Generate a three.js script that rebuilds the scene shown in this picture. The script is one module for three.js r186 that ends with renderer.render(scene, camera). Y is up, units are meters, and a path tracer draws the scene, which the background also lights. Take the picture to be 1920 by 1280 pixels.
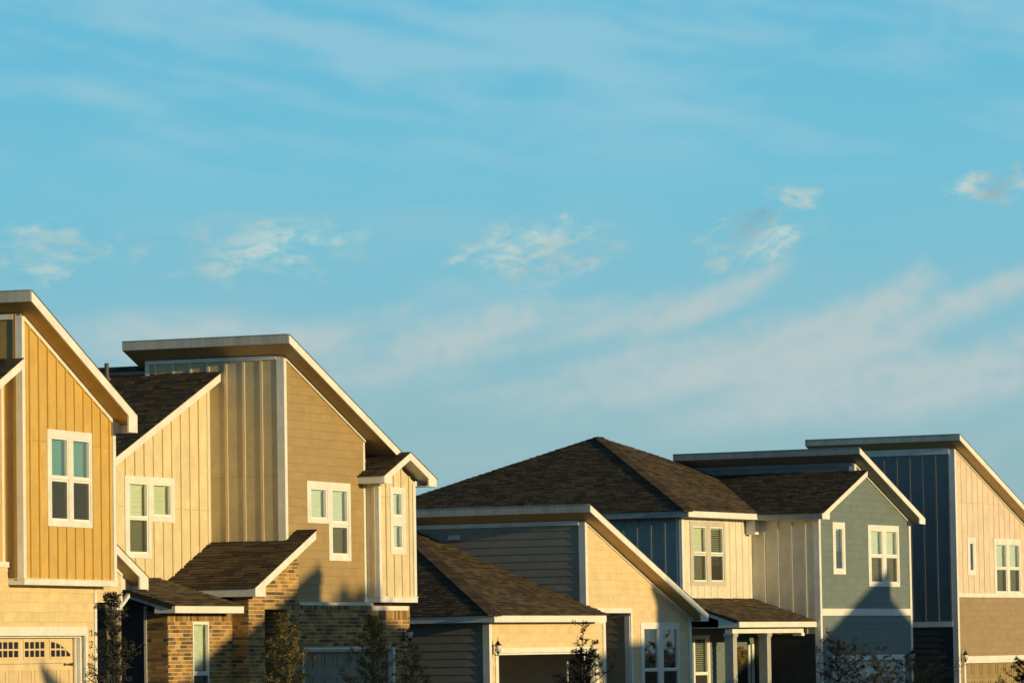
import * as THREE from 'three';
import { mergeGeometries } from 'three/addons/utils/BufferGeometryUtils.js';
import { FontLoader } from 'three/addons/loaders/FontLoader.js';
import { TextGeometry } from 'three/addons/geometries/TextGeometry.js';
import { SimplexNoise } from 'three/addons/math/SimplexNoise.js';

// ------------------------------------------------------------------ camera, sky, sun, exposure
let seed = 20240611;
const rnd = () => { seed = (seed + 0x6D2B79F5) | 0; let t = Math.imul(seed ^ (seed >>> 15), 1 | seed); t = (t + Math.imul(t ^ (t >>> 7), 61 | t)) ^ t; return ((t ^ (t >>> 14)) >>> 0) / 4294967296; };
const rr = (a, b) => a + (b - a) * rnd();
const pick = (a) => a[Math.floor(rnd() * a.length)];
const noiseA = new SimplexNoise({ random: rnd }), noiseB = new SimplexNoise({ random: rnd });
const sstep = THREE.MathUtils.smoothstep, clamp = THREE.MathUtils.clamp, lerp = THREE.MathUtils.lerp;

const scene = new THREE.Scene();
const EYE = 2.2;
const camera = new THREE.PerspectiveCamera(8.612, 1024 / 682, 0.5, 200000);
{
  const th = 0.41458, pitch = 0.068258, roll = 0.0159;
  const d = new THREE.Vector3(Math.cos(th) * Math.cos(pitch), Math.sin(pitch), -Math.sin(th) * Math.cos(pitch));
  const r = new THREE.Vector3(Math.sin(th), 0, Math.cos(th)), u = new THREE.Vector3().crossVectors(r, d);
  const c = Math.cos(roll), s = Math.sin(roll);
  const r2 = r.clone().multiplyScalar(c).addScaledVector(u, -s), u2 = r.clone().multiplyScalar(s).addScaledVector(u, c);
  camera.quaternion.setFromRotationMatrix(new THREE.Matrix4().makeBasis(r2, u2, d.clone().negate()));
  camera.position.set(0, EYE, 0);
}
const renderer = new THREE.WebGLRenderer({ antialias: true });
renderer.setSize(1024, 682);
renderer.toneMapping = THREE.LinearToneMapping;
renderer.toneMappingExposure = 1.0;
renderer.shadowMap.enabled = true;
renderer.shadowMap.type = THREE.PCFSoftShadowMap;

const SUN = new THREE.Vector3(-0.114, 0.14, 1).normalize();
const sun = new THREE.DirectionalLight(new THREE.Color().setRGB(1, 0.745, 0.335), 4.35);
sun.position.copy(SUN).multiplyScalar(120).add(new THREE.Vector3(95, 3, -40));
sun.target.position.set(95, 3, -40);
sun.castShadow = true;
sun.shadow.mapSize.set(4096, 4096);
Object.assign(sun.shadow.camera, { left: -50, right: 50, top: 30, bottom: -30, near: 1, far: 260 });
sun.shadow.radius = 1;
scene.add(sun, sun.target);

// the sky: air that pales towards the horizon, with thin cirrus drawn out in streaks
const SKYW = 4096, SKYH = 2048;
function skyTexture() {
  const data = new Float32Array(SKYW * SKYH * 4);
  const stops = [[0, .33, .465, .475], [1.6, .305, .478, .505], [3, .275, .50, .56], [4.5, .215, .515, .625], [6, .17, .52, .67], [8.5, .13, .485, .69], [13, .085, .28, .44], [22, .058, .155, .255], [45, .04, .09, .155], [90, .03, .07, .115]];
  const base = (e) => { let k = 0; while (k < stops.length - 2 && e > stops[k + 1][0]) k++; const a = stops[k], b = stops[k + 1], t = clamp((e - a[0]) / (b[0] - a[0]), 0, 1); return [1, 2, 3].map((i) => lerp(a[i], b[i], t)); };
  const fb = (n, x, y, oct) => { let s = 0, a = .5, f = 1; for (let i = 0; i < oct; i++) { s += a * n.noise(x * f + i * 7.3, y * f - i * 3.1); a *= .5; f *= 2.03; } return s; };
  // drawn-out cirrus: plumes with a bright spine and fibrous edges, all round the horizon
  const PD = SKYW / 360, H0 = SKYH / 2, ROWS = Math.round(16 * PD), cov = new Float32Array(SKYW * ROWS);
  const stroke = (p, w0, w1, I, sd, head = 1.4) => {
    const N = 28, Q = []; for (let k = 0; k <= N; k++) { const t = k / N, a = (1 - t) * (1 - t), b = 2 * t * (1 - t), c = t * t; Q.push([a * p[0] + b * p[2] + c * p[4], a * p[1] + b * p[3] + c * p[5]]); }
    const R = 2.6 * Math.max(w0, w1), x0 = Math.min(...Q.map((q) => q[0])) - R, x1 = Math.max(...Q.map((q) => q[0])) + R, y0 = Math.min(...Q.map((q) => q[1])) - R, y1 = Math.max(...Q.map((q) => q[1])) + R;
    for (let r = Math.max(0, Math.floor(y0 * PD)); r < Math.min(ROWS, y1 * PD); r++) for (let c = Math.floor((x0 - 23.75 + 180) * PD); c < (x1 - 23.75 + 180) * PD; c++) {
      const az = (c + .5) / PD - 180 + 23.75, el = (r + .5) / PD, wob = .22 * w0 * noiseB.noise(az * .9 + sd, el * .9); let best = 1e9, bt = 0, bs = 0;
      for (let k = 0; k < N; k++) { const [ax, ay] = Q[k], dx = Q[k + 1][0] - ax, dy = Q[k + 1][1] - ay, L = dx * dx + dy * dy, t = clamp(((az - ax) * dx + (el - ay) * dy) / L, 0, 1), ex = az - ax - t * dx, ey = el - ay - t * dy, dd = ex * ex + ey * ey; if (dd < best) { best = dd; bt = (k + t) / N; bs = (dx * ey - dy * ex) / Math.sqrt(L); } }
      const w = lerp(w0, w1, bt), d = (bs + wob) / w, k = Math.exp(-d * d * (d > 0 ? 1.5 : .75)) * Math.pow(Math.max(0, Math.sin(Math.PI * Math.pow(bt, head))), .8);
      if (best > R * R || k < .004) continue;
      const f = .60 + .5 * fb(noiseA, bt * 2.0 + sd, d * 1.6 + sd, 3) + .48 * noiseB.noise(bt * 2.6 + sd, d * 3.6 + bt * 2) + .2 * noiseA.noise(bt * 4 + sd, d * 7), cc = ((c % SKYW) + SKYW) % SKYW; cov[r * SKYW + cc] = 1 - (1 - cov[r * SKYW + cc]) * (1 - clamp(3.1 * I * k * f, 0, .88));
    }
  };
  const px = (x, y) => [(x - 960) / 148.4, (1204 - .0159 * (x - 960) - y) / 148.4], S = (a, b, c, w0, w1, I, sd, hd) => stroke([...px(...a), ...px(...b), ...px(...c)], w0 / 148.4, w1 / 148.4, I, sd, hd);
  S([1330, 735], [1560, 640], [1760, 478], 60, 26, .75, 1.2, 1.8); S([1000, 615], [1310, 600], [1500, 455], 28, 18, .62, 4.4); S([1640, 615], [1790, 550], [1990, 480], 22, 20, .62, 7.1); S([560, 690], [820, 632], [1060, 548], 46, 24, .55, 9.7, 1.7);
  S([1000, 680], [1160, 668], [1250, 626], 16, 12, .35, 12.3); S([900, 755], [1290, 672], [1780, 630], 34, 28, .62, 15.5); S([1240, 770], [1530, 706], [1880, 652], 28, 24, .5, 17.9); S([1560, 770], [1800, 695], [2100, 600], 48, 44, .6, 21.1); S([1180, 720], [1400, 640], [1640, 560], 40, 30, .4, 33.3, 1.2); S([60, 655], [330, 575], [690, 655], 56, 44, .42, 24.6, 1); S([480, 640], [560, 590], [700, 640], 34, 30, .36, 27.4, 1); S([1150, 800], [1500, 740], [1960, 720], 30, 26, .28, 30.2, 1);
  S([620, 780], [1200, 700], [1900, 560], 80, 90, .06, 36.1, 1.2); S([900, 800], [1400, 740], [2000, 650], 60, 80, .07, 38.4, 1.1);
  for (let k = 0; k < 46; k++) { const x = rr(560, 1880), y = rr(545, 745) - (x - 560) * .02, q = .10 + .30 * clamp((x - 500) / 1300, 0, 1), L = rr(150, 420); S([x - L * .5, y + L * .5 * q * .8], [x, y + L * .06], [x + L * .5, y - L * .55 * q], rr(9, 16), rr(7, 12), rr(.10, .26), rr(0, 90), rr(.9, 1.6)); }
  for (let k = 0; k < 150; k++) { const az = rr(9, 351), el = rr(1.2, 12), L = rr(1.2, 4), up = rr(.1, .45); stroke([az, el, az + L * .5, el + L * up * .3, az + L, el + L * up], rr(.1, .35), rr(.08, .25), rr(.25, .6), rr(0, 90), rr(1, 1.8)); }
  for (let j = 0; j < SKYH; j++) {
    const e = ((j + .5) / SKYH - .5) * 180;
    const b0 = base(Math.max(e, 0)), E = e * Math.PI / 180;
    for (let i = 0; i < SKYW; i++) {
      let az = ((i + .5) / SKYW - .5) * 360 + 23.75;            // degrees to the right of the street view
      if (az > 180) az -= 360;
      // evening glow round the low sun, behind the camera
      const W = ((i + .5) / SKYW - .5) * 2 * Math.PI, cosS = Math.cos(E) * Math.cos(W) * SUN.x + Math.sin(E) * SUN.y + Math.cos(E) * Math.sin(W) * SUN.z, ang = Math.acos(clamp(cosS, -1, 1)) * 57.2958;
      const g1 = .28 * Math.exp(-ang * ang / 420), g2 = .10 * Math.exp(-ang * ang / 3400) * Math.exp(-Math.max(e, 0) / 16);
      const b = [b0[0] + g1 + g2, b0[1] + .72 * g1 + .52 * g2, b0[2] + .38 * g1 + .08 * g2];
      let c = b;
      if (e > -.5 && e < 40) {
        const y = Math.max(e, 0), seam = 1 - sstep(Math.abs(az), 150, 178);
        // fan of streaks that rise to the right, low in the sky
        const bend = .19 + .022 * clamp(az, -8, 8);
        const a1 = az * Math.cos(bend) + y * Math.sin(bend), n1 = -az * Math.sin(bend) + y * Math.cos(bend);
        let s1 = fb(noiseA, a1 * .22 + 1.3, n1 * 1.25 + .35 * fb(noiseB, a1 * .5, n1 * .8, 2), 5) + .6 * fb(noiseB, a1 * .13 + 9.0, n1 * .5, 2);
        s1 = sstep(s1, -.32, .58) * sstep(y, .9, 2.8) * (1 - sstep(y, 4.0, 5.4)) * (.7 + .3 * sstep(az, -4.5, 2));
        // faint veil high up, falling gently to the right
        const a2 = az * .985 - y * .17, n2 = az * .17 + y * .985;
        let s2 = fb(noiseB, a2 * .13 + 4, n2 * .8 + .4 * fb(noiseA, a2 * .3, n2 * .6, 2), 2) * .8 + .62 * fb(noiseA, a2 * .26 + 2, n2 * 3.0 + .5 * fb(noiseB, a2 * .4, n2, 2), 4) + .18 * (1 - sstep(Math.abs(az + 1), 1, 7));
        s2 = sstep(s2, -.22, .6) * sstep(y, 5.4, 7.0) * (1 - .75 * sstep(y, 12, 30));
        const s3 = sstep(fb(noiseA, az * .16 + 20, y * .7, 4), -.1, .6) * sstep(y, 3.4, 4.4) * (1 - sstep(y, 5, 6.4)) * (1 - .8 * sstep(az, -1, 3));
        const r = j - H0, kc = r >= 0 && r < ROWS ? cov[r * SKYW + i] : 0, k1 = Math.max(.16 * s1 * seam, kc), k2 = .58 * s2 * seam, k3 = .26 * s3 * seam;
        c = [0, 1, 2].map((q) => { let v = b[q]; v = lerp(v, [.465, .575, .585][q], k1); v = lerp(v, [.34, .585, .685][q], k2); return lerp(v, [.45, .60, .65][q], k3); });
      }
      const o = (j * SKYW + i) * 4;
      data[o] = c[0]; data[o + 1] = c[1]; data[o + 2] = c[2]; data[o + 3] = 1;
    }
  }
  const t = new THREE.DataTexture(data, SKYW, SKYH, THREE.RGBAFormat, THREE.FloatType);
  t.mapping = THREE.EquirectangularReflectionMapping; t.magFilter = THREE.LinearFilter; t.minFilter = THREE.LinearFilter; t.needsUpdate = true;
  return t;
}
const sky = skyTexture();
scene.background = sky;
scene.environment = sky;

// ------------------------------------------------------------------ materials
const lin = (r, g, b) => new THREE.Color().setRGB(r, g, b);
function tex(w, h, fn, rx, ry, srgb = true) {
  const d = new Uint8Array(w * h * 4);
  for (let j = 0; j < h; j++) for (let i = 0; i < w; i++) { const v = fn(i / w, j / h); const o = (j * w + i) * 4; d[o] = clamp(v[0], 0, 1) * 255; d[o + 1] = clamp(v[1], 0, 1) * 255; d[o + 2] = clamp(v[2], 0, 1) * 255; d[o + 3] = 255; }
  const t = new THREE.DataTexture(d, w, h, THREE.RGBAFormat); t.wrapS = t.wrapT = THREE.RepeatWrapping; t.magFilter = THREE.LinearFilter; t.minFilter = THREE.LinearFilter; t.repeat.set(rx, ry); if (srgb) t.colorSpace = THREE.SRGBColorSpace; t.needsUpdate = true; return t;
}
const tor = (n, u, v, f) => { const a = u * 2 * Math.PI, b = v * 2 * Math.PI; return n.noise4d(Math.cos(a) * f, Math.sin(a) * f, Math.cos(b) * f, Math.sin(b) * f); };
const grimeT = tex(256, 256, (u, v) => { const k = .95 + .04 * tor(noiseA, u, v, .7) + .03 * tor(noiseB, u, v, 2.2) + .016 * (rnd() - .5); return [k, k, k * .995]; }, .31, .31);
const woodB = tex(256, 256, (u, v) => { const k = .5 + .35 * tor(noiseA, u, v, 1) * .4 + .3 * noiseB.noise(u * 60, v * 3) + .2 * (rnd() - .5); return [k, k, k]; }, .9, .9, false);
const gritT = tex(256, 256, () => { const k = .84 + .16 * rnd(); return [k, k, k]; }, 1.7, 1.7);
const canT = tex(512, 32, (u) => { const k = .86 + .09 * tor(noiseA, u, .2, 2.5) + .07 * tor(noiseB, u, .6, 7); return [k, k, k * .985]; }, .27, 1);
const brickT = tex(256, 256, (u, v) => { const k = .93 + .08 * tor(noiseA, u, v, 3) + .12 * (rnd() - .5); return [k, k * .99, k * .97]; }, 1.3, 1.3);
const mat = (c, o = {}) => new THREE.MeshStandardMaterial({ color: c, roughness: .78, ...o });
const paint = (c, spread = .014, n = 4) => Array.from({ length: n }, (_, i) => { const k = 1 + spread * ((i / (n - 1)) * 2 - 1); return mat(lin(c[0] * k, c[1] * k, c[2] * k * (1 + .01 * (i % 2))), { map: grimeT, bumpMap: woodB, bumpScale: .0012, roughness: .62 }); });
const M = {
  trim: mat(lin(.86, .855, .84), { roughness: .55, map: grimeT }), trimB: mat(lin(.72, .72, .71), { roughness: .55, map: grimeT }),
  metal: mat(lin(.72, .70, .66), { roughness: .5, map: canT }), steel: mat(lin(.40, .43, .43), { roughness: .5, map: canT }),
  ochreShaded: paint([.40, .265, .10]), ochre: paint([.67, .44, .12]), cream: paint([.78, .62, .36]), buff: paint([.80, .60, .32]), tan: paint([.41, .285, .125]),  // the side ochre is darkened to carry the shade under the eaves
  ivory: paint([.79, .74, .62]), blush: paint([.78, .645, .53]), steelBlue: paint([.235, .295, .32]), slate: paint([.168, .212, .215]), navy: paint([.20, .225, .245]), umber: paint([.36, .26, .15]), deepShade: paint([.05, .055, .06]),  // near-black stands for deep shade on side walls, not for their paint
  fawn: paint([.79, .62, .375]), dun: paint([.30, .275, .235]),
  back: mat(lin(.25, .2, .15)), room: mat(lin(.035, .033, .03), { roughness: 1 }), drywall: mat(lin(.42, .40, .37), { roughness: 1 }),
  mortar: mat(lin(.78, .61, .37), { roughness: 1, map: gritT }),
  deck: mat(lin(.028, .026, .025), { roughness: .95 }), soffit: mat(lin(.66, .62, .55), { roughness: .7, map: grimeT }),
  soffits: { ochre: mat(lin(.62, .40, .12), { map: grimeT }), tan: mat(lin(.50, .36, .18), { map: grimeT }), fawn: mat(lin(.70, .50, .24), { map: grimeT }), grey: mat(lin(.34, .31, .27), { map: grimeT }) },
  shingle: new THREE.MeshPhysicalMaterial({ color: lin(1, 1, .93), vertexColors: true, roughness: 1, map: gritT, specularIntensity: .15 }),
  vinyl: mat(lin(.83, .83, .82), { roughness: .4 }), glass: new THREE.MeshPhysicalMaterial({ color: lin(.95, .965, .93), transmission: 1, thickness: 0, roughness: .02, ior: 1.5, metalness: 0 }),
  blind: mat(lin(.74, .83, .72), { roughness: .8 }), screen: new THREE.MeshStandardMaterial({ color: lin(.07, .065, .05), transparent: true, opacity: .34, roughness: 1 }),
  iron: mat(lin(.022, .020, .018), { roughness: .45, metalness: .5 }), lampGlass: mat(lin(.75, .74, .70), { roughness: .25 }),
  darkBark: mat(lin(.045, .036, .028), { roughness: 1 }), bark: mat(lin(.16, .12, .085), { roughness: 1 }), leaf: new THREE.MeshPhysicalMaterial({ color: lin(1, 1, 1), vertexColors: true, roughness: .55, side: THREE.DoubleSide, transmission: .25, thickness: 0 }),
  tealBlind: mat(lin(.15, .38, .33), { roughness: .8 }), postGrey: mat(lin(.46, .45, .41), { roughness: .6, map: grimeT }), greyTrim: mat(lin(.60, .56, .50), { roughness: .6, map: grimeT }), khaki: paint([.37, .27, .125]), creamShaded: paint([.60, .50, .31]), cream2: paint([.77, .655, .43]),  // darker cream for side panels puts the grazing shade into their colour
  darkPane: new THREE.MeshPhysicalMaterial({ color: lin(.012, .012, .013), roughness: .08, specularIntensity: .25 }),
  pipe: mat(lin(.10, .085, .07), { roughness: .7 }), black: mat(lin(.02, .02, .02), { roughness: .6 }),
};
const bricks = [[0.439, 0.262, 0.098], [0.354, 0.207, 0.083], [0.512, 0.323, 0.122], [0.293, 0.177, 0.076], [0.586, 0.384, 0.159], [0.207, 0.140, 0.076], [0.122, 0.095, 0.063], [0.403, 0.232, 0.085]].map((c) => mat(lin(...c), { roughness: .95, map: brickT }));
const brickPick = () => bricks[Math.floor(Math.pow(rnd(), 1) * 7.999)];

// ------------------------------------------------------------------ geometry helpers
const used = {};
function numbered(n) { const k = (used[n] = (used[n] ?? -1) + 1); return k ? `${n}_${String(k).padStart(3, '0')}` : n; }
const V3 = (x, y, z) => new THREE.Vector3(x, y, z);
let K = { g: null, off: 0 };
const front = (z) => ({ O: V3(0, K.off, z), U: V3(1, 0, 0), V: V3(0, 1, 0), N: V3(0, 0, 1) });
const left = (x) => ({ O: V3(x, K.off, 0), U: V3(0, 0, 1), V: V3(0, 1, 0), N: V3(-1, 0, 0) });
function slopeFrame(o, u, v) { const U = u.clone().normalize(), N = U.clone().cross(v).normalize(); const V = N.clone().cross(U).normalize(); return { O: o.clone().add(V3(0, K.off, 0)), U, V, N }; }
const toUV = (F, p) => { const q = p.clone().add(V3(0, K.off, 0)).sub(F.O); return [q.dot(F.U), q.dot(F.V)]; };
const area = (p) => { let a = 0; for (let i = 0; i < p.length; i++) { const q = p[(i + 1) % p.length]; a += p[i][0] * q[1] - q[0] * p[i][1]; } return a / 2; };
function poly3(F, poly, nf = 0.01, nb = 0, color = null, shift = [0, 0]) {
  const P = area(poly) < 0 ? poly.slice().reverse() : poly, n = P.length;
  const f = typeof nf === 'function' ? nf : () => nf;
  const A = P.map(([u, v]) => F.O.clone().addScaledVector(F.U, u).addScaledVector(F.V, v).addScaledVector(F.N, f(u, v)));
  const B = P.map(([u, v]) => F.O.clone().addScaledVector(F.U, u).addScaledVector(F.V, v).addScaledVector(F.N, nb));
  const pos = [], uv = [], nor = [];
  const tri = (a, b, c, ua, ub, uc) => { const m = b.clone().sub(a).cross(c.clone().sub(a)).normalize(); for (const [p, t] of [[a, ua], [b, ub], [c, uc]]) { pos.push(p.x, p.y, p.z); uv.push(t[0] + shift[0], t[1] + shift[1]); nor.push(m.x, m.y, m.z); } };
  const tris = n === 3 ? [[0, 1, 2]] : THREE.ShapeUtils.triangulateShape(P.map(([x, y]) => new THREE.Vector2(x, y)), []);
  for (const [a, b, c] of tris) { tri(A[a], A[b], A[c], P[a], P[b], P[c]); tri(B[a], B[c], B[b], P[a], P[c], P[b]); }
  for (let i = 0; i < n; i++) { const j = (i + 1) % n, L = Math.hypot(P[j][0] - P[i][0], P[j][1] - P[i][1]), t = Math.abs(f(...P[i]) - nb); tri(B[i], B[j], A[j], [0, 0], [L, 0], [L, t]); tri(B[i], A[j], A[i], [0, 0], [L, t], [0, t]); }
  const g = new THREE.BufferGeometry();
  g.setAttribute('position', new THREE.Float32BufferAttribute(pos, 3)); g.setAttribute('normal', new THREE.Float32BufferAttribute(nor, 3)); g.setAttribute('uv', new THREE.Float32BufferAttribute(uv, 2));
  if (color) { const c = new Float32Array(pos.length); for (let i = 0; i < c.length; i += 3) c.set(color, i); g.setAttribute('color', new THREE.BufferAttribute(c, 3)); }
  return g;
}
const SPLIT = new Set(['side_trim', 'head_trim', 'door_section', 'door_jamb', 'door_stop', 'fascia', 'soffit', 'roof_deck', 'entry_wall', 'garage_interior', 'strap_hinge']);
function obj(name, geo, m, parent = K.g, stuff = false) {
  if (Array.isArray(geo) && geo.length > 1 && SPLIT.has(name)) return geo.map((g) => obj(name, g, m, parent, stuff))[0];
  const g = Array.isArray(geo) ? (geo.length > 1 ? mergeGeometries(geo.map((x) => x.index ? x.toNonIndexed() : x)) : geo[0]) : geo;
  const o = new THREE.Mesh(g, m); o.name = name; o.castShadow = o.receiveShadow = true; if (stuff) o.userData.kind = 'stuff'; parent.add(o); return o;
}
const rect = (a, b, c, d) => [[a, c], [b, c], [b, d], [a, d]];
const bx = (x0, x1, y0, y1, z0, z1) => poly3(front(z0), rect(x0, x1, y0, y1), z1 - z0, 0);
const box = (name, m, parent, x0, x1, y0, y1, z0, z1) => obj(name, bx(x0, x1, y0, y1, z0, z1), m, parent);
const pXY = (poly, z0, z1) => poly3(front(z0), poly, z1 - z0, 0);           // outline in x, y drawn out along z
const pZY = (poly, x0, x1) => poly3(left(x1), poly, x1 - x0, 0);            // outline in z, y drawn out along x
function clip(poly, a, b, c) {                                              // keep a*u + b*v <= c
  const out = []; for (let i = 0; i < poly.length; i++) { const p = poly[i], q = poly[(i + 1) % poly.length], dp = a * p[0] + b * p[1] - c, dq = a * q[0] + b * q[1] - c; if (dp <= 0) out.push(p); if ((dp < 0 && dq > 0) || (dp > 0 && dq < 0)) { const t = dp / (dp - dq); out.push([p[0] + (q[0] - p[0]) * t, p[1] + (q[1] - p[1]) * t]); } }
  return out.length > 2 && Math.abs(area(out)) > 2e-5 ? out : null;
}
function cut(polys, rects) {
  let list = polys;
  for (const [a, b, c, d] of rects) { const next = []; for (const p of list) {
    const us = p.map((q) => q[0]), vs = p.map((q) => q[1]);
    if (Math.max(...us) <= a || Math.min(...us) >= b || Math.max(...vs) <= c || Math.min(...vs) >= d) { next.push(p); continue; }
    const l = clip(p, 1, 0, a), r = clip(p, -1, 0, -b); if (l) next.push(l); if (r) next.push(r);
    let m = clip(p, -1, 0, -a); m = m && clip(m, 1, 0, b); if (!m) continue;
    const lo = clip(m, 0, 1, c), hi = clip(m, 0, -1, -d); if (lo) next.push(lo); if (hi) next.push(hi);
  } list = next; }
  return list;
}
const ext = (p, k) => [Math.min(...p.map((q) => q[k])), Math.max(...p.map((q) => q[k]))];
// clapboards: each board is a wedge that is thickest at its lower edge
function lap(parent, F, poly, rects, mats, { e = .178, t = .013, v0 = null } = {}) {
  const [lo, hi] = ext(poly, 1), [ul] = ext(poly, 0), start = v0 ?? lo;
  for (let k = Math.floor((lo - start) / e); start + k * e < hi; k++) {
    const a = start + k * e, b = a + e; let s = clip(poly, 0, -1, -a); s = s && clip(s, 0, 1, b); if (!s) continue;
    let parts = cut([s], rects); const j0 = ul + rr(.4, 3.6);
    for (let j = j0; j < j0 + 15; j += 3.66) parts = parts.flatMap((p) => [clip(p, 1, 0, j - .0006), clip(p, -1, 0, -j - .0006)].filter(Boolean));
    const tt = t * rr(.85, 1.15);
    for (const p of parts) obj('siding_board', poly3(F, p, (u, v) => .003 + tt * (1 - (v - a) / e), -.002, null, [rr(0, 9), rr(0, 9)]), pick(mats), parent);
  }
}
// board and batten: flat panels, with a proud batten over each joint
function battens(parent, F, poly, rects, mats, bm, { sp = .406, u0 = null, bw = .058, bt = .034, joint = null } = {}) {
  const [lo, hi] = ext(poly, 0), s0 = u0 ?? lo + .2;
  const strips = []; let u = s0; while (u > lo) u -= sp; for (; u < hi; u += sp) strips.push(u);
  for (const c of strips) {
    let s = clip(poly, -1, 0, -c - .001); s = s && clip(s, 1, 0, c + sp - .001); if (s) {
      let ps = cut([s], rects); if (joint != null) ps = ps.flatMap((p) => [clip(p, 0, 1, joint - .003), clip(p, 0, -1, -joint - .003)].filter(Boolean));
      for (const p of ps) { const k = rr(-.006, .006), q = rr(-.004, .004), h = rr(2, 4), ph = rr(0, 6); obj('wall_panel', poly3(F, p, (x, y) => .006 + k * ((x - c) / sp - .5) + q * Math.sin(y / h + ph) * .5, -.004, null, [rr(0, 9), rr(0, 9)]), pick(mats), parent); }
    }
    let b = clip(poly, -1, 0, -(c - bw / 2)); b = b && clip(b, 1, 0, c + bw / 2);
    if (b) for (const p of cut([b], rects)) obj('batten', poly3(F, p, bt + rr(-.002, .003), .001, null, [rr(0, 9), rr(0, 9)]), pick(bm ?? mats), parent);
  }
}
// masonry: pieces are collected, the best seen become parts and the rest one joined part
function brickwork(store, wall, F, poly, rects, { soldier = false, bl = .254, bh = .0762, j = .0125 } = {}) {
  const [ul, uh] = ext(poly, 0), [lo, hi] = ext(poly, 1);
  const put = (p) => { for (const q of cut([p], rects)) { const d = .007 + rr(0, .003); store.push({ wall, geo: poly3(F, q, d, -.004, null, [rr(0, 9), rr(0, 9)]), v: Math.max(...q.map((k) => k[1])), m: brickPick(), F }); } };
  if (soldier) { for (let u = ul; u < uh; u += bh) { let p = clip(poly, -1, 0, -(u + j / 2)); p = p && clip(p, 1, 0, u + bh - j / 2); if (p) put(p); } return; }
  let k = 0;
  for (let v = hi - bh; v > lo - bh; v -= bh, k++) {
    let s = clip(poly, 0, -1, -(v + j / 2)); s = s && clip(s, 0, 1, v + bh - j / 2); if (!s) continue;
    for (let u = ul - bl * (k % 2 ? .5 : 1) - .1 * ((k * 7) % 3) / 3; u < uh; u += bl) { let p = clip(s, -1, 0, -(u + j / 2)); p = p && clip(p, 1, 0, u + bl - j / 2); if (p) put(p); }
  }
}
function layBricks(store, most) {
  store.sort((a, b) => b.v - a.v);
  const rest = new Map();
  store.forEach((s, i) => { if (i < most) obj('brick', s.geo, s.m, s.wall); else { const k = s.wall.uuid + s.m.uuid; if (!rest.has(k)) rest.set(k, { ...s, geos: [] }); rest.get(k).geos.push(s.geo); } });
  for (const r of rest.values()) obj('brick', r.geos, r.m, r.wall, true);
}
// asphalt shingles: overlapping tabs, tones drawn from a weathered mix
const tones = [[0.091, 0.070, 0.052], [0.105, 0.080, 0.059], [0.080, 0.063, 0.050], [0.121, 0.094, 0.066], [0.070, 0.056, 0.048], [0.132, 0.101, 0.072], [0.088, 0.069, 0.054]];
function shingles(F, poly, { e = .142, wmin = .17, wmax = .40, t = .013 } = {}) {
  const out = [], [ul, uh] = ext(poly, 0), [lo, hi] = ext(poly, 1); let k = 0;
  for (let v = lo - .03; v < hi; v += e, k++) {
    let s = clip(poly, 0, -1, -v); s = s && clip(s, 0, 1, v + e); if (!s) continue;
    for (let u = ul - rr(0, .3); u < uh;) {
      const w = rr(wmin, wmax); let p = clip(s, -1, 0, -(u + .0025)); p = p && clip(p, 1, 0, u + w - .0025);
      if (p) {
        const q = .5 + .5 * noiseA.noise(u * .7 + F.O.x, v * 1.6 + F.O.z), c = tones[Math.floor(clamp(q * .55 + rnd() * .5, 0, .999) * tones.length)], z = rr(.85, 1.15), lift = rnd() < .45 ? .006 : 0;
        out.push(poly3(F, p, (a, b) => .003 + lift + t * (1 - (b - v) / e), -.003, c.map((x) => x * z), [rr(0, 9), rr(0, 9)]));
      }
      u += w;
    }
  }
  return out;
}
function roofSkin(parent, F, poly, opts = {}, singles = 0) {
  const s = shingles(F, poly, opts); s.reverse();
  s.slice(0, singles).forEach((g) => obj('shingle', g, M.shingle, parent));
  if (s.length > singles) obj('shingle', s.slice(singles), M.shingle, parent, true);
}
const sub = (name, parent = K.g) => { const g = new THREE.Group(); g.name = name; parent.add(g); return g; };
function thing(name, label, category, [x, y, z] = [0, 0, 0], turn = 0, group) {
  const o = new THREE.Group(); o.name = numbered(name); o.position.set(x, y, z); o.rotation.y = turn; o.userData = { label, category }; if (group) o.userData.group = group; scene.add(o); return o;
}
function wallSheet(F, poly, holes, m = M.back, t = .10, parent = K.g) { return obj('wall', cut([poly], holes).map((p) => poly3(F, p, -.001, -t)), m, parent); }

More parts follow.
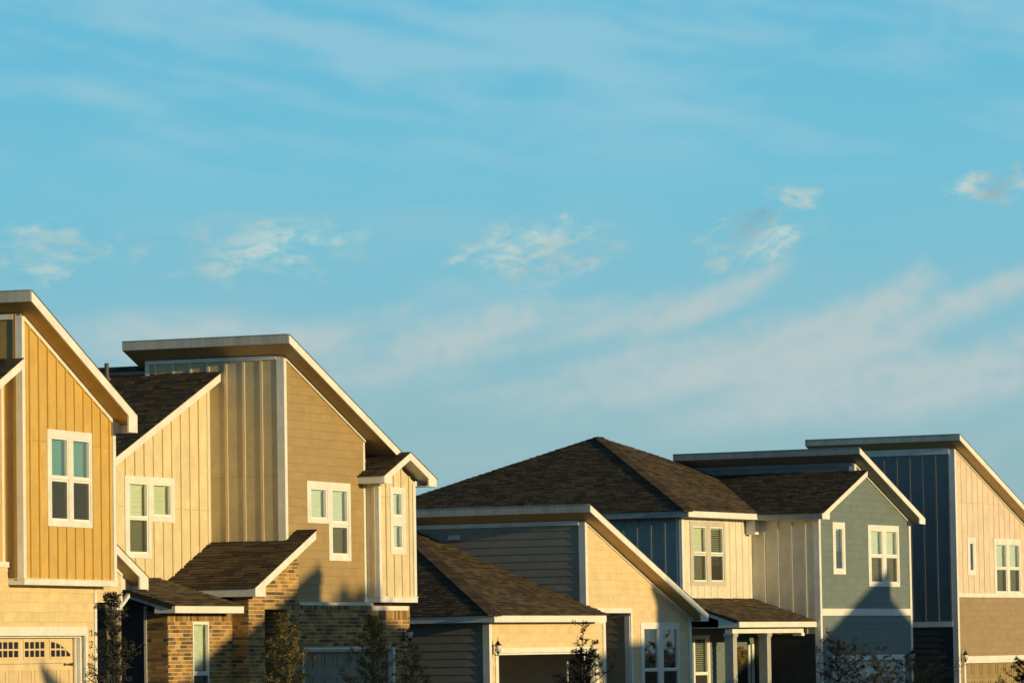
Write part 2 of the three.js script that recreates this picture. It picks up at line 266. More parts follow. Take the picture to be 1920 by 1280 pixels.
// windows: casing boards, sashes, panes of glass, blinds behind them and an insect screen on the lower sash
function makeWindow(F, { outer, panes, casing = M.trim, depth = .028, sash = M.vinyl }) {
  const w = sub('window'), fr = .038;
  const grown = panes.map((p) => [p.r[0] - fr, p.r[1] + fr, p.r[2] - fr, p.r[3] + fr]);
  obj('casing', outer.flatMap((o) => cut([rect(...o)], grown)).map((p) => poly3(F, p, depth, -.01)), casing, w);
  panes.forEach((p, i) => {
    const [a, b, c, d] = p.r;
    obj('sash', cut([rect(...grown[i])], [p.r]).map((q) => poly3(F, q, p.low ? .006 : .014, -.05)), sash, w);
    obj('pane', poly3(F, rect(a - .004, b + .004, c - .004, d + .004), -.020, -.023), M.glass, w);
    if (p.low) obj('screen', poly3(F, rect(a, b, c, d), -.004, -.005), M.screen, w);
    const z = -.105;
    obj('reveal', [rect(a - .02, a, c - .02, d + .02), rect(b, b + .02, c - .02, d + .02), rect(a, b, d, d + .02), rect(a, b, c - .02, c)].map((q) => poly3(F, q, -.051, -.16)), p.dark ? M.room : M.back, w);
    obj('room', poly3(F, rect(a - .02, b + .02, c - .02, d + .02), -.165, -.17), M.room, w);  // dark sheet standing in for the unlit room behind the pane
    if (p.blind) {
      const g = [], tilt = p.blind === 'open' ? .35 : 1.12, wd = .055, stop = p.stop ?? c;
      for (let v = d - .03; v > stop; v -= .05) {
        const S = { O: F.O.clone().addScaledVector(F.V, v).addScaledVector(F.N, z), U: F.U, V: F.N.clone().multiplyScalar(Math.cos(tilt)).addScaledVector(F.V, -Math.sin(tilt)), N: null }; S.N = S.U.clone().cross(S.V);
        const jig = rr(-.002, .002); g.push(poly3(S, rect(a + .012, b - .012, -wd / 2 + jig, wd / 2 + jig), .001, -.001));
      }
      g.push(poly3(F, rect(a + .005, b - .005, d - .03, d), z + .02, z - .02));
      obj('blind', g, p.tint ?? M.blind, w);
    }
  });
  return w;
}
const holes = (W) => W.panes.map((p) => [p.r[0] - .02, p.r[1] + .02, p.r[2] - .02, p.r[3] + .02]);

// a roof that pitches one way, down to the right: deck, rake board, high fascia, soffits, shingle edge
function shedRoof({ xl, xr, y, s, zf, zb, h = .165, x0 = 0, ret = null, name = 'roof', edge = M.metal, under = M.soffit }) {   // y: height of the soffit over x = x0
  const r = sub(name), f = (x) => y - s * (x - x0);
  obj('soffit', pXY([[xl + .03, f(xl + .03)], [xr, f(xr)], [xr, f(xr) + .02], [xl + .03, f(xl + .03) + .02]], zb, zf - .03), under, r);
  obj('rake_board', pXY([[xl + .002, f(xl)], [xr, f(xr)], [xr, f(xr) + h], [xl + .002, f(xl) + h]], zf - .03, zf), M.trim, r);
  obj('drip_edge', pXY([[xl, f(xl) + h], [xr + .01, f(xr + .01) + h], [xr + .01, f(xr + .01) + h + .012], [xl, f(xl) + h + .012]], zf - .03, zf + .012), M.deck, r);
  obj('fascia', pZY(rect(zb, zf - .031, f(xl) - .002, f(xl) + h + .006), xl, xl + .03), edge, r);
  obj('drip_edge', pZY(rect(zb, zf - .031, f(xl) + h + .0065, f(xl) + h + .022), xl - .012, xl + .03), edge, r);
  obj('roof_deck', pXY([[xl + .031, f(xl + .031) + h - .07], [xr, f(xr) + h - .07], [xr, f(xr) + h + .004], [xl + .031, f(xl + .031) + h + .004]], zb, zf - .031), M.deck, r);
  if (ret) { const [xa, yb] = ret;                                                       // boxed return at the low end
    obj('rake_board', pXY([[xr - .42, f(xr - .42) - .001], [xr - .002, f(xr) - .001], [xr - .002, yb], [xr - .42, yb]].map(([a, b]) => [a, b]), zf - .029, zf + .001), M.trim, r);
    obj('eave_return', pXY([[xa, yb], [xr - .01, yb], [xr - .01, f(xr) - .005], [xa, f(xa) - .005]], zf - .36, zf - .33), M.trim, r);
    obj('fascia', pZY(rect(zb, zf - .031, yb, f(xr) + h), xr - .03, xr), M.trim, r);
    obj('soffit', bx(xa, xr - .031, yb, yb + .015, zb, zf - .361), under, r);
  }
  return r;
}
const rakeTrim = (x0, y0, x1, y1, z, w = .09, m = M.trim) => obj('frieze_board', pXY([[x0, y0 - w], [x1, y1 - w], [x1, y1], [x0, y0]], z, z + .040), m);
const sloped = (poly, f) => poly;

const house = (label, X, Z, slab, phi) => { const g = thing('house', label, 'house', [X, slab, Z], THREE.MathUtils.degToRad(phi)); K = { g, off: EYE - slab }; return g; };

// ------------------------------------------------------------------ land
const gy = (x) => .42 - .0165 * (clamp(x, 58, 150) - 70) - .03;
function land(name, z0, z1, x0, x1, lift, m, nx = 60) {
  const g = new THREE.PlaneGeometry(x1 - x0, z1 - z0, nx, 2); g.rotateX(-Math.PI / 2); g.translate((x0 + x1) / 2, 0, (z0 + z1) / 2);
  const p = g.attributes.position; for (let i = 0; i < p.count; i++) p.setY(i, gy(p.getX(i)) + lift); g.computeVertexNormals();
  const o = new THREE.Mesh(g, m); o.name = name; o.receiveShadow = true; o.userData.kind = 'structure'; scene.add(o); return o;
}
land('ground', -3000, 3000, -3000, 3200, -.12, mat(lin(.085, .085, .045), { roughness: 1 }), 620);
land('road', -30.5, -21.5, -60, 240, -.11, mat(lin(.05, .05, .052), { roughness: .95, map: gritT }), 150);
land('sidewalk', -33.4, -32, -60, 240, -.02, mat(lin(.36, .34, .31), { roughness: .95, map: gritT }), 150);

// ------------------------------------------------------------------ the houses
const corner = (x, y0, y1, z, inner = 1, name = 'corner_board') => { box(name, M.trim, K.g, x - (inner > 0 ? .024 : 0) - (inner < 0 ? .11 : 0), x + (inner > 0 ? .10 : .024), y0, y1, z, z + .038); if (inner > 0) box(name, M.trim, K.g, x - .024, x - .0005, y0, y1, z - .13, z - .0005); };
const hood = (F, u, v) => { const g = sub('wall_vent'); obj('hood', poly3(F, rect(u - .15, u + .15, v - .06, v + .06), (a, b) => b > v ? .02 : .13, -.01), M.trimB, g); };
function hipCap(p0, p1, w = .16) { const d = p1.clone().sub(p0), side = d.clone().cross(V3(0, 1, 0)).normalize(), n = Math.round(d.length() / .19), g = []; for (let i = 0; i < n; i++) { const a = p0.clone().addScaledVector(d, i / n), F = slopeFrame(a, side, d); const c = pick(tones).map((k) => k * .9), L = d.length() / n; g.push(poly3(F, rect(-w, w, -.02, L), (u, v) => .055 - Math.abs(u) * .28 + .008 * (1 - v / L), (-.03), c)); } obj('ridge_cap', g, M.shingle, K.g, true); }
const digits = (await new FontLoader().loadAsync('fonts/droid/droid_sans_regular.typeface.json'));

// ---- first house from the left: ochre board and batten above a buff garage
{
  house('ochre house at the left edge with board and batten upper wall over a buff garage', 70.62, -40.71, .35, 6);
  const W = { outer: [[1.10, 3.15, 2.40, 4.16]], panes: [[1.32, 2.03, 3.33, 3.99], [2.31, 3.04, 3.33, 3.99]].map((r) => ({ r, blind: 'closed', tint: M.tealBlind })).concat([[1.32, 2.03, 2.55, 3.22], [2.31, 3.04, 2.55, 3.22]].map((r) => ({ r, blind: 'open', low: true, tint: M.tealBlind }))) };
  const up = [[0, 1.40], [4.24, 1.40], [4.24, 4.44], [0, 6.2]];
  const w1 = wallSheet(front(0), up, holes(W)); battens(w1, front(0), up, W.outer, M.ochre, null, { u0: .35, joint: 3.92 });
  makeWindow(front(0), W);
  const sd = rect(-4.2, 0, 1.40, 6.18), w2 = wallSheet(left(0), sd, []); battens(w2, left(0), sd, [], M.ochreShaded, null, { u0: -.52, joint: 3.92 });
  corner(0, 1.43, 6.14, 0); corner(4.24, 1.43, 4.40, 0, -1); rakeTrim(.1, 6.15, 4.23, 4.44, .002); obj('frieze_board', poly3(left(0), rect(-4.2, -.131, 6.08, 6.175), .042, 0), M.trim);
  box('band_board', M.trim, K.g, -.03, 4.27, 1.33, 1.43, -.345, .05); box('drip_cap', M.trim, K.g, -.04, 4.28, 1.4305, 1.444, -.34, .065);
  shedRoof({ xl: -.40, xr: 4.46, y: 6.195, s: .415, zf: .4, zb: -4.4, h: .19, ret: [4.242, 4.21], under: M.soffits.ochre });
  // recessed wall to the left with its own small roof
  const lw = [[-4.2, 1.70], [0, 1.70], [0, 5.2], [-4.2, 3.46]], w3 = wallSheet(front(-.35), lw, []); battens(w3, front(-.35), lw, [], M.ochre, null, { u0: -.42 });
  box('corner_board', M.trim, K.g, -.13, -.03, 1.74, 5.1, -.349, -.322); box('band_board', M.trim, K.g, -4.2, -.03, 1.64, 1.74, -.349, -.24);
  const r1 = sub('roof'), yl = (x) => 5.38 + .415 * x;
  obj('rake_board', pXY([[-4.6, yl(-4.6) - .18], [.035, yl(.035) - .18], [.035, yl(.035) - .005], [-4.6, yl(-4.6) - .005]], .027, .057), M.trim, r1);
  obj('soffit', pXY([[-4.6, yl(-4.6) - .17], [-.03, yl(-.03) - .17], [-.03, yl(-.03) - .15], [-4.6, yl(-4.6) - .15]], -5, .026), M.soffit, r1);
  { const F = slopeFrame(V3(-4.65, yl(-4.65), -6), V3(0, 0, 1), V3(1, .415, 0)), L = toUV(F, V3(0, yl(0), 0))[1], P = rect(0, 6.02, 0, L); obj('roof_deck', poly3(F, P, -.004, -.12), M.deck, r1); roofSkin(r1, F, rect(0, 6.075, 0, L), {}, 30); }
  // garage storey
  const gw = [[-4.2, -2.0], [5.2, -2.0], [5.2, 1.92], [4.3, 1.92], [4.3, 1.33], [-4.2, 1.33]];
  const A = rect(-4.2, 4.26, -2.0, 1.33), A0 = rect(-4.2, -.03, 1.33, 1.64), B = [[4.26, -2], [5.2, -2], [5.2, 1.56], [4.26, 1.92]];
  const cutG = [[-1.5, 3.40, -2.2, .42]], cutT = [[-1.6, 3.50, -2.2, .58]], cutP = [[3.97, 4.98, -2.2, 1.04]];
  const w4 = obj('wall', [...cut([A, A0], [...cutG, ...cutP]), ...cut([B], cutP)].map((p) => poly3(front(-.28), p, -.001, -.1)), M.back);
  for (const p of [A, A0, B]) lap(w4, front(-.28), p, [...cutT, ...cutP, [3.86, 3.97, -2.2, 1.28], [4.98, 5.2, -2.2, 1.14]], M.cream, { v0: -2 });
  box('corner_board', M.trim, K.g, 3.87, 3.968, -2, 1.27, -.279, -.252);
  obj('head_trim', bx(-1.6, 3.50, .42, .58, -.279, -.245), M.trim); obj('side_trim', bx(3.40, 3.50, -2, .4195, -.279, -.245), M.trim);
  obj('door_jamb', bx(3.40, 3.42, -2, .419, -.50, -.2805), M.trim); obj('door_stop', [bx(3.28, 3.325, -2, .38, -.44, -.40), bx(3.345, 3.3995, -2, .40, -.43, -.33), bx(-1.5, 3.3995, .385, .4195, -.44, -.34)], M.trim);
  // the garage door: four raised sections, windows in the top one
  {
    const d = sub('garage_door'), z = -.46; obj('door_section', [bx(-1.5, 3.40, -.08, .41, z - .04, z), bx(-1.5, 3.40, -.60, -.086, z - .04, z), bx(-1.5, 3.40, -1.2, -.606, z - .04, z), bx(-1.5, 3.40, -2, -1.206, z - .04, z)], M.fawn[1], d);
    for (const [k, [a, b]] of [[-1.32, -.40], [-.14, .81], [1.05, 1.98], [2.23, 3.16]].entries()) {
      const f = [], wd = (b - a) / 4; const arch = (x) => k < 3 ? .31 : .315 - .24 * Math.pow(clamp((x - a) / (b - a), 0, 1), 1.9);
      const hole = []; for (let c = 0; c < 4; c++) { const p = a + c * wd + .024, q = a + (c + 1) * wd - .024; const rows = [rect(p, q, .04, .155)]; const t0 = arch(p), t1 = arch(q); if (t0 > .21) rows.push(t1 > .196 ? [[p, .19], [q, .19], [q, t1], [p, t0]] : [[p, .19], [q, .19], [p, t0]]); for (const r of rows) { obj('pane', poly3(front(z), r, .006, .001), M.darkPane, d); hole.push(r); } }
      f.push(bx(a - .02, b + .02, -.0, .038, z, z + .018), bx(a - .02, b + .02, .157, .188, z, z + .016), bx(a - .05, b + .05, .335, .36, z, z + .018)); for (let c = 0; c <= 4; c++) { const x = a + c * wd; f.push(bx(x - .022, x + .022, .0385, Math.min(.334, arch(x) + .02), z, z + .017)); }
      if (k === 3) f.push(pXY([[a, .334], ...[0, .25, .5, .75, 1].map((t) => [a + t * (b - a), arch(a + t * (b - a))]), [b + .03, .334]], z, z + .015)); else f.push(bx(a, b, .312, .334, z, z + .015));
      obj('window_frame', f, M.fawn[2], d);
    }
    for (const y of [[-.60, -.19], [-1.15, -.66], [-1.9, -1.3]]) for (let x = -1.33; x < 3.1; x += .572) obj('door_panel', [...[...Array(6)].map((_, i) => bx(x + .03 + i * .062, x + .088 + i * .062, y[0] + .03, y[1] - .03, z + .001, z + .008)), bx(x, x + .43, y[0], y[0] + .022, z + .001, z + .016), bx(x, x + .43, y[1] - .022, y[1], z + .001, z + .016), bx(x, x + .022, y[0] + .0221, y[1] - .0221, z + .001, z + .016), bx(x + .408, x + .43, y[0] + .0221, y[1] - .0221, z + .001, z + .016)], M.fawn[2], d);
    obj('strap_hinge', [pXY([[2.93, -.118], [3.27, -.135], [3.27, -.085], [2.93, -.102]], z + .001, z + .012), pXY([[2.84, -.11], [2.90, -.135], [2.96, -.11], [2.90, -.085]], z + .001, z + .014)], M.iron, d);
  }
  // house number beside the door
  for (const [c, y] of [['1', .40], ['2', .19]]) { const t = new TextGeometry(c, { font: digits, size: .13, depth: .012, curveSegments: 5 }); t.translate(3.60, y + K.off, -.235); obj('house_number', t, M.black); }
  // open entry at the right, its post and small lean roof
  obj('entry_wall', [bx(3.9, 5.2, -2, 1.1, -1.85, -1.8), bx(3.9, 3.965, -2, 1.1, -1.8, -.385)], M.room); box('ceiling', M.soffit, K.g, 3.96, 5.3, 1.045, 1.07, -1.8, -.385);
  box('post', M.cream[1], K.g, 4.99, 5.19, -2, 1.0, -.49, -.285); box('post_cap', M.trim, K.g, 4.965, 5.235, .90, 1.02, -.515, -.262);
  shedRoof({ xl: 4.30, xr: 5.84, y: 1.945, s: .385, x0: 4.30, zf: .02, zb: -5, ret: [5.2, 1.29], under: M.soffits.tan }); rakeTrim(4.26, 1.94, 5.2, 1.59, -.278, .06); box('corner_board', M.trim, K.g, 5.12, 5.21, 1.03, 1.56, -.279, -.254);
  obj('downspout', pXY([[5.20, .99], [5.27, .96], [5.62, 1.15], [5.60, 1.22]], -.33, -.27), M.trim);
  obj('wall', [pXY([[.02, 1.36], [4.2, 1.36], [4.2, 4.30], [.02, 6.02]], -8, -.19), pXY([[-4.1, -2], [4.2, -2], [4.2, 1.36], [-4.1, 1.36]], -8, -1.95), pXY([[-4.1, 1.36], [.01, 1.36], [.01, 5.1], [-4.1, 3.4]], -8, -.5), bx(4.21, 5.15, -2, 1.4, -8, -1.95)], M.back);
}
// ---- second house: cream battens, tan clapboard, brick below
{
  house('tall house with tan clapboard gable and cream battens over brown brick ground floor', 83.26, -41.81, .14, 1);
  const ym = (x) => 6.16 - .4 * x;
  const W = { outer: [[1.05, 2.09, 2.73, 3.60], [2.0901, 3.19, 1.96, 3.60]], panes: [{ r: [1.27, 1.99, 2.86, 3.43], blind: 'closed' }, { r: [2.31, 3.04, 2.80, 3.43], blind: 'closed' }, { r: [2.31, 3.04, 2.12, 2.66], blind: 'closed', low: true }] };
  const mp = [[0, 1.05], [3.97, 1.05], [3.97, ym(3.97)], [0, ym(0)]], w1 = wallSheet(front(0), mp, holes(W)); lap(w1, front(0), mp, W.outer, M.tan, { v0: 1.10 });
  makeWindow(front(0), W);
  const sd = rect(-3.16, 0, 2.2, 6.14), w2 = wallSheet(left(0), sd, []); battens(w2, left(0), sd, [], M.creamShaded, M.cream2, { u0: -.49, joint: 3.67, bt: .024 });
  corner(0, 2.28, 6.09, 0); rakeTrim(.1, 6.12, 3.97, ym(3.97), .002, .07); obj('frieze_board', poly3(left(0), rect(-3.16, -.131, 6.075, 6.15), .042, 0), M.trim); obj('corner_board', poly3(left(0), rect(-3.16, -3.07, 5.7, 6.07), .042, 0), M.trim);
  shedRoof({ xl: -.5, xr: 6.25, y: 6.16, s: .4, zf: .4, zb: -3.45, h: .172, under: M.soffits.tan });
  box('corner_board', M.trim, K.g, 3.86, 3.95, 1.1, 4.5, .001, .026);
  // bay on the right under its own gable
  {
    const b = sub('bay'), pf = [[3.97, 1.2], [5.86, 1.2], [5.86, 3.70], [4.98, 4.05], [3.97, 3.66]];
    const Wb = { outer: [[4.57, 5.36, 2.12, 3.56]], panes: [{ r: [4.76, 5.18, 2.98, 3.42], blind: 'closed' }, { r: [4.76, 5.18, 2.28, 2.73], blind: 'closed' }] };
    const wf = wallSheet(front(.3), pf, holes(Wb)); battens(wf, front(.3), pf, Wb.outer, M.cream2, null, { u0: 4.36, joint: 3.35 }); makeWindow(front(.3), Wb);
    const sl = rect(0, .3, 1.2, 3.66), wl = wallSheet(left(3.97), sl, [], M.back, .05); battens(wl, left(3.97), sl, [], M.cream2, null, { u0: -.2 });
    corner(3.97, 1.2, 3.60, .3); corner(5.86, 1.2, 3.66, .3, -1);
    box('band_board', M.trim, K.g, 3.93, 5.90, 1.09, 1.20, 0, .345); box('drip_cap', M.trim, K.g, 3.92, 5.91, 1.2001, 1.214, 0, .36);
    const yb = (x) => x < 4.98 ? 4.31 - .39 * (4.98 - x) : 4.31 - .39 * (x - 4.98);
    for (const s of [-1, 1]) { const xe = 4.98 + s * 1.38, T = (x) => yb(x) - .004; obj('rake_board', pXY([[xe, T(xe) - .165], [4.98, T(4.98) - .165], [4.98, T(4.98)], [xe, T(xe)]], .60, .63), M.trim, b);
      obj('rake_board', pXY([[xe, T(xe) - .166], [xe - s * .42, T(xe) - .166], [xe - s * .42, T(xe - s * .42) - .164]], .6, .629), M.trim, b);
      obj('soffit', pXY([[xe, yb(xe) - .155], [4.98, yb(4.98) - .155], [4.98, yb(4.98) - .135], [xe, yb(xe) - .135]], .05, .599), M.soffit, b);
      obj('eave_return', bx(s < 0 ? 3.64 : 5.862, s < 0 ? 3.94 : 6.32, 3.605, 3.72, .30, .325), M.trim, b);
      const F = s < 0 ? slopeFrame(V3(xe - .03, yb(xe - .03), -2.2), V3(0, 0, 1), V3(1, .39, 0)) : slopeFrame(V3(xe + .03, yb(xe + .03), .64), V3(0, 0, -1), V3(-1, .39, 0)), L = Math.hypot(1.41, .55), P = s < 0 ? rect(0, 2.81, .05, L) : rect(.03, 2.84, .05, L); obj('roof_deck', poly3(F, P, -.004, -.10), M.deck, b); roofSkin(b, F, rect(0, 2.85, 0, L)); }
    obj('fascia', pZY(rect(.002, .599, 3.61, 3.765), 3.595, 3.625), M.trim, b); obj('soffit', bx(3.63, 3.96, 3.605, 3.62, .01, .599), M.soffit, b); obj('soffit', bx(5.865, 6.33, 3.60, 3.615, -1, .599), M.soffit, b);
  }
  // brick storey
  const store = [], opening = [-1.30, -.26, -2.3, .93], gh = [.45, 5.10, -2.3, .15];
  const gable = [[-2.03, -2.1], [.31, -2.1], [.31, 2.28], [-2.03, 1.30]], low = rect(.31, 5.88, -2.1, 1.02);
  const wb = obj('wall', [...cut([gable], [opening]), ...cut([low], [gh])].map((p) => poly3(front(.15), p, -.001, -.12)), M.mortar); wb.name = 'brick_wall';
  brickwork(store, wb, front(.15), gable, [opening, [-.30, .31, .93, 1.01]]); brickwork(store, wb, front(.15), rect(.31, 5.88, -2.1, .931), [gh, [3.85, 5.76, .72, .98]]);
  brickwork(store, wb, { ...front(.158) }, rect(-.30, 3.86, .932, 1.015), [], { soldier: true }); brickwork(store, wb, front(.15), rect(3.86, 5.76, .72, .92), [], { soldier: true }); brickwork(store, wb, front(.15), rect(5.76, 5.88, .72, 1.02), []);
  obj('sill_board', pZY([[.001, 1.02], [.185, 1.02], [.185, 1.075], [.001, 1.10]], .312, 3.93), M.trim); box('band_board', M.trim, K.g, 3.88, 5.74, .92, 1.005, .145, .19);
  const jm = rect(-1.4, .148, -2.1, .93), wj = wallSheet(left(-.26), jm, [], M.mortar, .05); wj.name = 'brick_wall'; brickwork(store, wj, left(-.26), jm, []);
  const p1 = rect(-.22, .145, -2.1, 1.30), wp = wallSheet(left(-2.03), p1, [], M.mortar, .05); wp.name = 'brick_wall'; brickwork(store, wp, left(-2.03), p1, []);
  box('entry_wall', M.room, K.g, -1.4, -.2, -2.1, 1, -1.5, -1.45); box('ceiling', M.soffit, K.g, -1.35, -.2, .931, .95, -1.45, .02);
  const Wl = { outer: [[-3.82, -3.06, -1.6, .70]], panes: [{ r: [-3.76, -3.13, -.29, .63], blind: 'closed' }, { r: [-3.76, -3.13, -1.5, -.375], blind: 'closed', low: true }], depth: -.03 };
  const ww = rect(-4.85, -2.03, -2.1, .87), wn = wallSheet(front(-.22), ww, [[-3.8, -3.08, -1.6, .68]], M.mortar); wn.name = 'brick_wall';
  brickwork(store, wn, front(-.22), rect(-4.85, -2.03, -2.1, .69), Wl.outer); brickwork(store, wn, front(-.22), rect(-4.85, -2.03, .692, .87), Wl.outer, { soldier: true }); makeWindow(front(-.22), Wl);
  const wf = rect(-.68, -.225, -2.1, .90), wz = wallSheet(left(-4.85), wf, [], M.mortar, .05); wz.name = 'brick_wall'; brickwork(store, wz, left(-4.85), wf, []);
  layBricks(store, 300);
  const ls = rect(-6, -.72, -2.1, 1.5), wls = wallSheet(left(-4.78), ls, []); lap(wls, left(-4.78), ls, [], M.deepShade, {}); box('corner_board', M.trim, K.g, -4.87, -4.79, -2.1, 1.0, -.74, -.685);
  // garage door in the shade
  obj('head_trim', [bx(.47, 5.08, .055, .10, .0, .10), bx(.452, 5.098, .1005, .149, .03, .175)], M.trim); obj('side_trim', [bx(5.0, 5.098, -2.1, .10, .02, .15), bx(.452, .55, -2.1, .10, .02, .15)], M.trim);
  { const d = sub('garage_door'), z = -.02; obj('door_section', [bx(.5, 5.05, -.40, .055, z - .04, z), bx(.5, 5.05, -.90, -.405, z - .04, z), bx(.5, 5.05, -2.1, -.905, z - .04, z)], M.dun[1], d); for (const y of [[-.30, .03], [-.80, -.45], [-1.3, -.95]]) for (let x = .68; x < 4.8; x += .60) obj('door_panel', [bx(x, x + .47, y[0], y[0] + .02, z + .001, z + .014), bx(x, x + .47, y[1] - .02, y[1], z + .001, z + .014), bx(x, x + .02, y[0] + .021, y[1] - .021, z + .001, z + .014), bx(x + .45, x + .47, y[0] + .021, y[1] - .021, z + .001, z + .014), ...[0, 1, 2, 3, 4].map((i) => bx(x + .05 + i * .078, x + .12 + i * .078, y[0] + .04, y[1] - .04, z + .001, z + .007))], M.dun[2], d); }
  // lean roof over the brick gable
  {
    const r = sub('roof'), y = (x) => 2.34 + .414 * x;
    obj('rake_board', pXY([[-2.38, y(-2.38) - .175], [.50, y(.5) - .175], [.50, y(.5) - .006], [-2.38, y(-2.38) - .006]], .45, .48), M.trim, r); obj('rake_board', pXY([[-2.38, y(-2.38) - .176], [-1.90, y(-2.38) - .176], [-1.90, y(-1.9) - .174]], .451, .479), M.trim, r);
    obj('fascia', pZY(rect(-1.7, .449, 1.18, 1.348), -2.38, -2.35), M.trim, r); obj('soffit', bx(-2.349, -2.03, 1.18, 1.195, -1.7, .449), M.soffit, r); obj('soffit', pXY([[-2.3, y(-2.3) - .16], [.45, y(.45) - .16], [.45, y(.45) - .14], [-2.3, y(-2.3) - .14]], .17, .449), M.soffit, r);
    const F = slopeFrame(V3(-2.41, y(-2.41), -1.75), V3(0, 0, 1), V3(1, .414, 0)), L = 2.41 * Math.hypot(1, .414), L2 = 2.93 * Math.hypot(1, .414);
    obj('roof_deck', [poly3(F, rect(0, 2.19, .06, L), -.004, -.10), poly3(F, rect(1.77, 2.19, L, L2), -.004, -.10)], M.deck, r);
    roofSkin(r, F, rect(0, 2.24, 0, L), { wmin: .2, wmax: .42 }, 150); roofSkin(r, F, rect(1.78, 2.24, L + .001, L2), {}, 10);
  }
  // porch roof
  {
    const r = sub('porch_roof'), y = (z) => 1.0 + .306 * (.2 - z); obj('fascia', bx(-5.36, -2.34, .85, .985, .17, .2), M.trim, r);
    obj('rake_board', pZY([[-1.75, y(-1.75) - .16], [.169, y(.169) - .16], [.169, y(.169) - .01], [-1.75, y(-1.75) - .01]], -5.36, -5.33), M.trim, r); obj('rake_board', pZY([[-.25, .85], [.169, .85], [.169, .868], [-.25, y(-.25) - .162]], -5.359, -5.331), M.trim, r); obj('soffit', bx(-5.329, -2.34, .85, .865, -.22, .169), M.soffit, r);
    const F = slopeFrame(V3(-5.39, y(.225), .225), V3(1, 0, 0), V3(0, .306, -1)), P = rect(0, 3.06, 0, 1.94 * Math.hypot(1, .306)); obj('roof_deck', poly3(F, clip(P, 0, -1, -.075), -.004, -.09), M.deck, r); roofSkin(r, F, P, { wmin: .2, wmax: .42 }, 110);
  }
  // left wing
  {
    const yl = (x) => 5.86 + .405 * x, lw = [[-4.78, 1.45], [0, 1.45], [0, yl(0) - .12], [-4.78, yl(-4.78) - .12]];
    const Wn = { outer: [[-3.80, -2.68, 1.98, 3.62], [-2.6799, -1.63, 2.72, 3.62]], panes: [{ r: [-3.57, -2.83, 2.83, 3.46], blind: 'closed' }, { r: [-2.54, -1.80, 2.88, 3.46], blind: 'closed' }, { r: [-3.57, -2.83, 2.11, 2.74], blind: 'closed', low: true }] };
    const w = wallSheet(front(-1.71), lw, holes(Wn)); battens(w, front(-1.71), lw, Wn.outer, M.cream2, null, { u0: -3.34, joint: 3.0 }); makeWindow(front(-1.71), Wn); box('corner_board', M.trim, K.g, -.13, -.027, 2.35, 5.6, -1.709, -1.683);
    const r = sub('roof'); obj('rake_board', pXY([[-4.96, yl(-4.96) - .185], [-.026, yl(-.026) - .185], [-.026, yl(-.026) - .006], [-4.96, yl(-4.96) - .006]], -1.44, -1.41), M.trim, r); obj('rake_board', bx(-4.959, -4.80, yl(-4.96) - .30, yl(-4.96) - .15, -1.439, -1.411), M.trim, r);
    obj('soffit', pXY([[-4.9, yl(-4.9) - .15], [-.03, yl(-.03) - .15], [-.03, yl(-.03) - .13], [-4.9, yl(-4.9) - .13]], -4, -1.441), M.soffit, r);
    const F = slopeFrame(V3(-5.0, yl(-5.0), -9), V3(0, 0, 1), V3(1, .405, 0)), s = Math.hypot(1, .405), P = rect(0, 7.57, 0, 5.0 * s), P2 = rect(0, 5.8, 5.001 * s, 5.53 * s);
    obj('roof_deck', [poly3(F, P, -.004, -.12), poly3(F, P2, -.004, -.12)], M.deck, r); roofSkin(r, F, rect(0, 7.62, 0, 5.0 * s)); roofSkin(r, F, P2);
    obj('vent_pipe', new THREE.CylinderGeometry(.045, .05, .42, 10).translate(-.25, yl(-.25) + .16 + K.off, -3.95).toNonIndexed(), M.pipe, r); obj('pipe_boot', new THREE.CylinderGeometry(.06, .11, .10, 10).translate(-.25, yl(-.25) + .04 + K.off, -3.95).toNonIndexed(), M.pipe, r);
    obj('roof_vent', bx(-2.75, -2.6, yl(-2.75), yl(-2.6) + .09, -2.16, -2.02), M.trimB, r);
    obj('roof_deck', pXY([[.53, 6.10], [5.8, 3.9], [5.8, 3.8], [.53, 5.98]], -9, -3.5), M.deck, r);
  }
  obj('wall', [pXY([[.02, 1.1], [5.8, 1.1], [5.8, 3.6], [.02, 5.95]], -8.9, -.19), bx(-.2, 5.85, -2.1, 1.0, -8, -.3), pXY([[-4.7, -2.1], [-.11, -2.1], [-.11, 5.6], [-4.7, 3.75]], -8.9, -1.9), bx(-4.78, -2.09, -2.1, .83, -1.7, -.40), bx(-1.99, -1.32, -2.1, .92, -1.4, .02)], M.back);
}
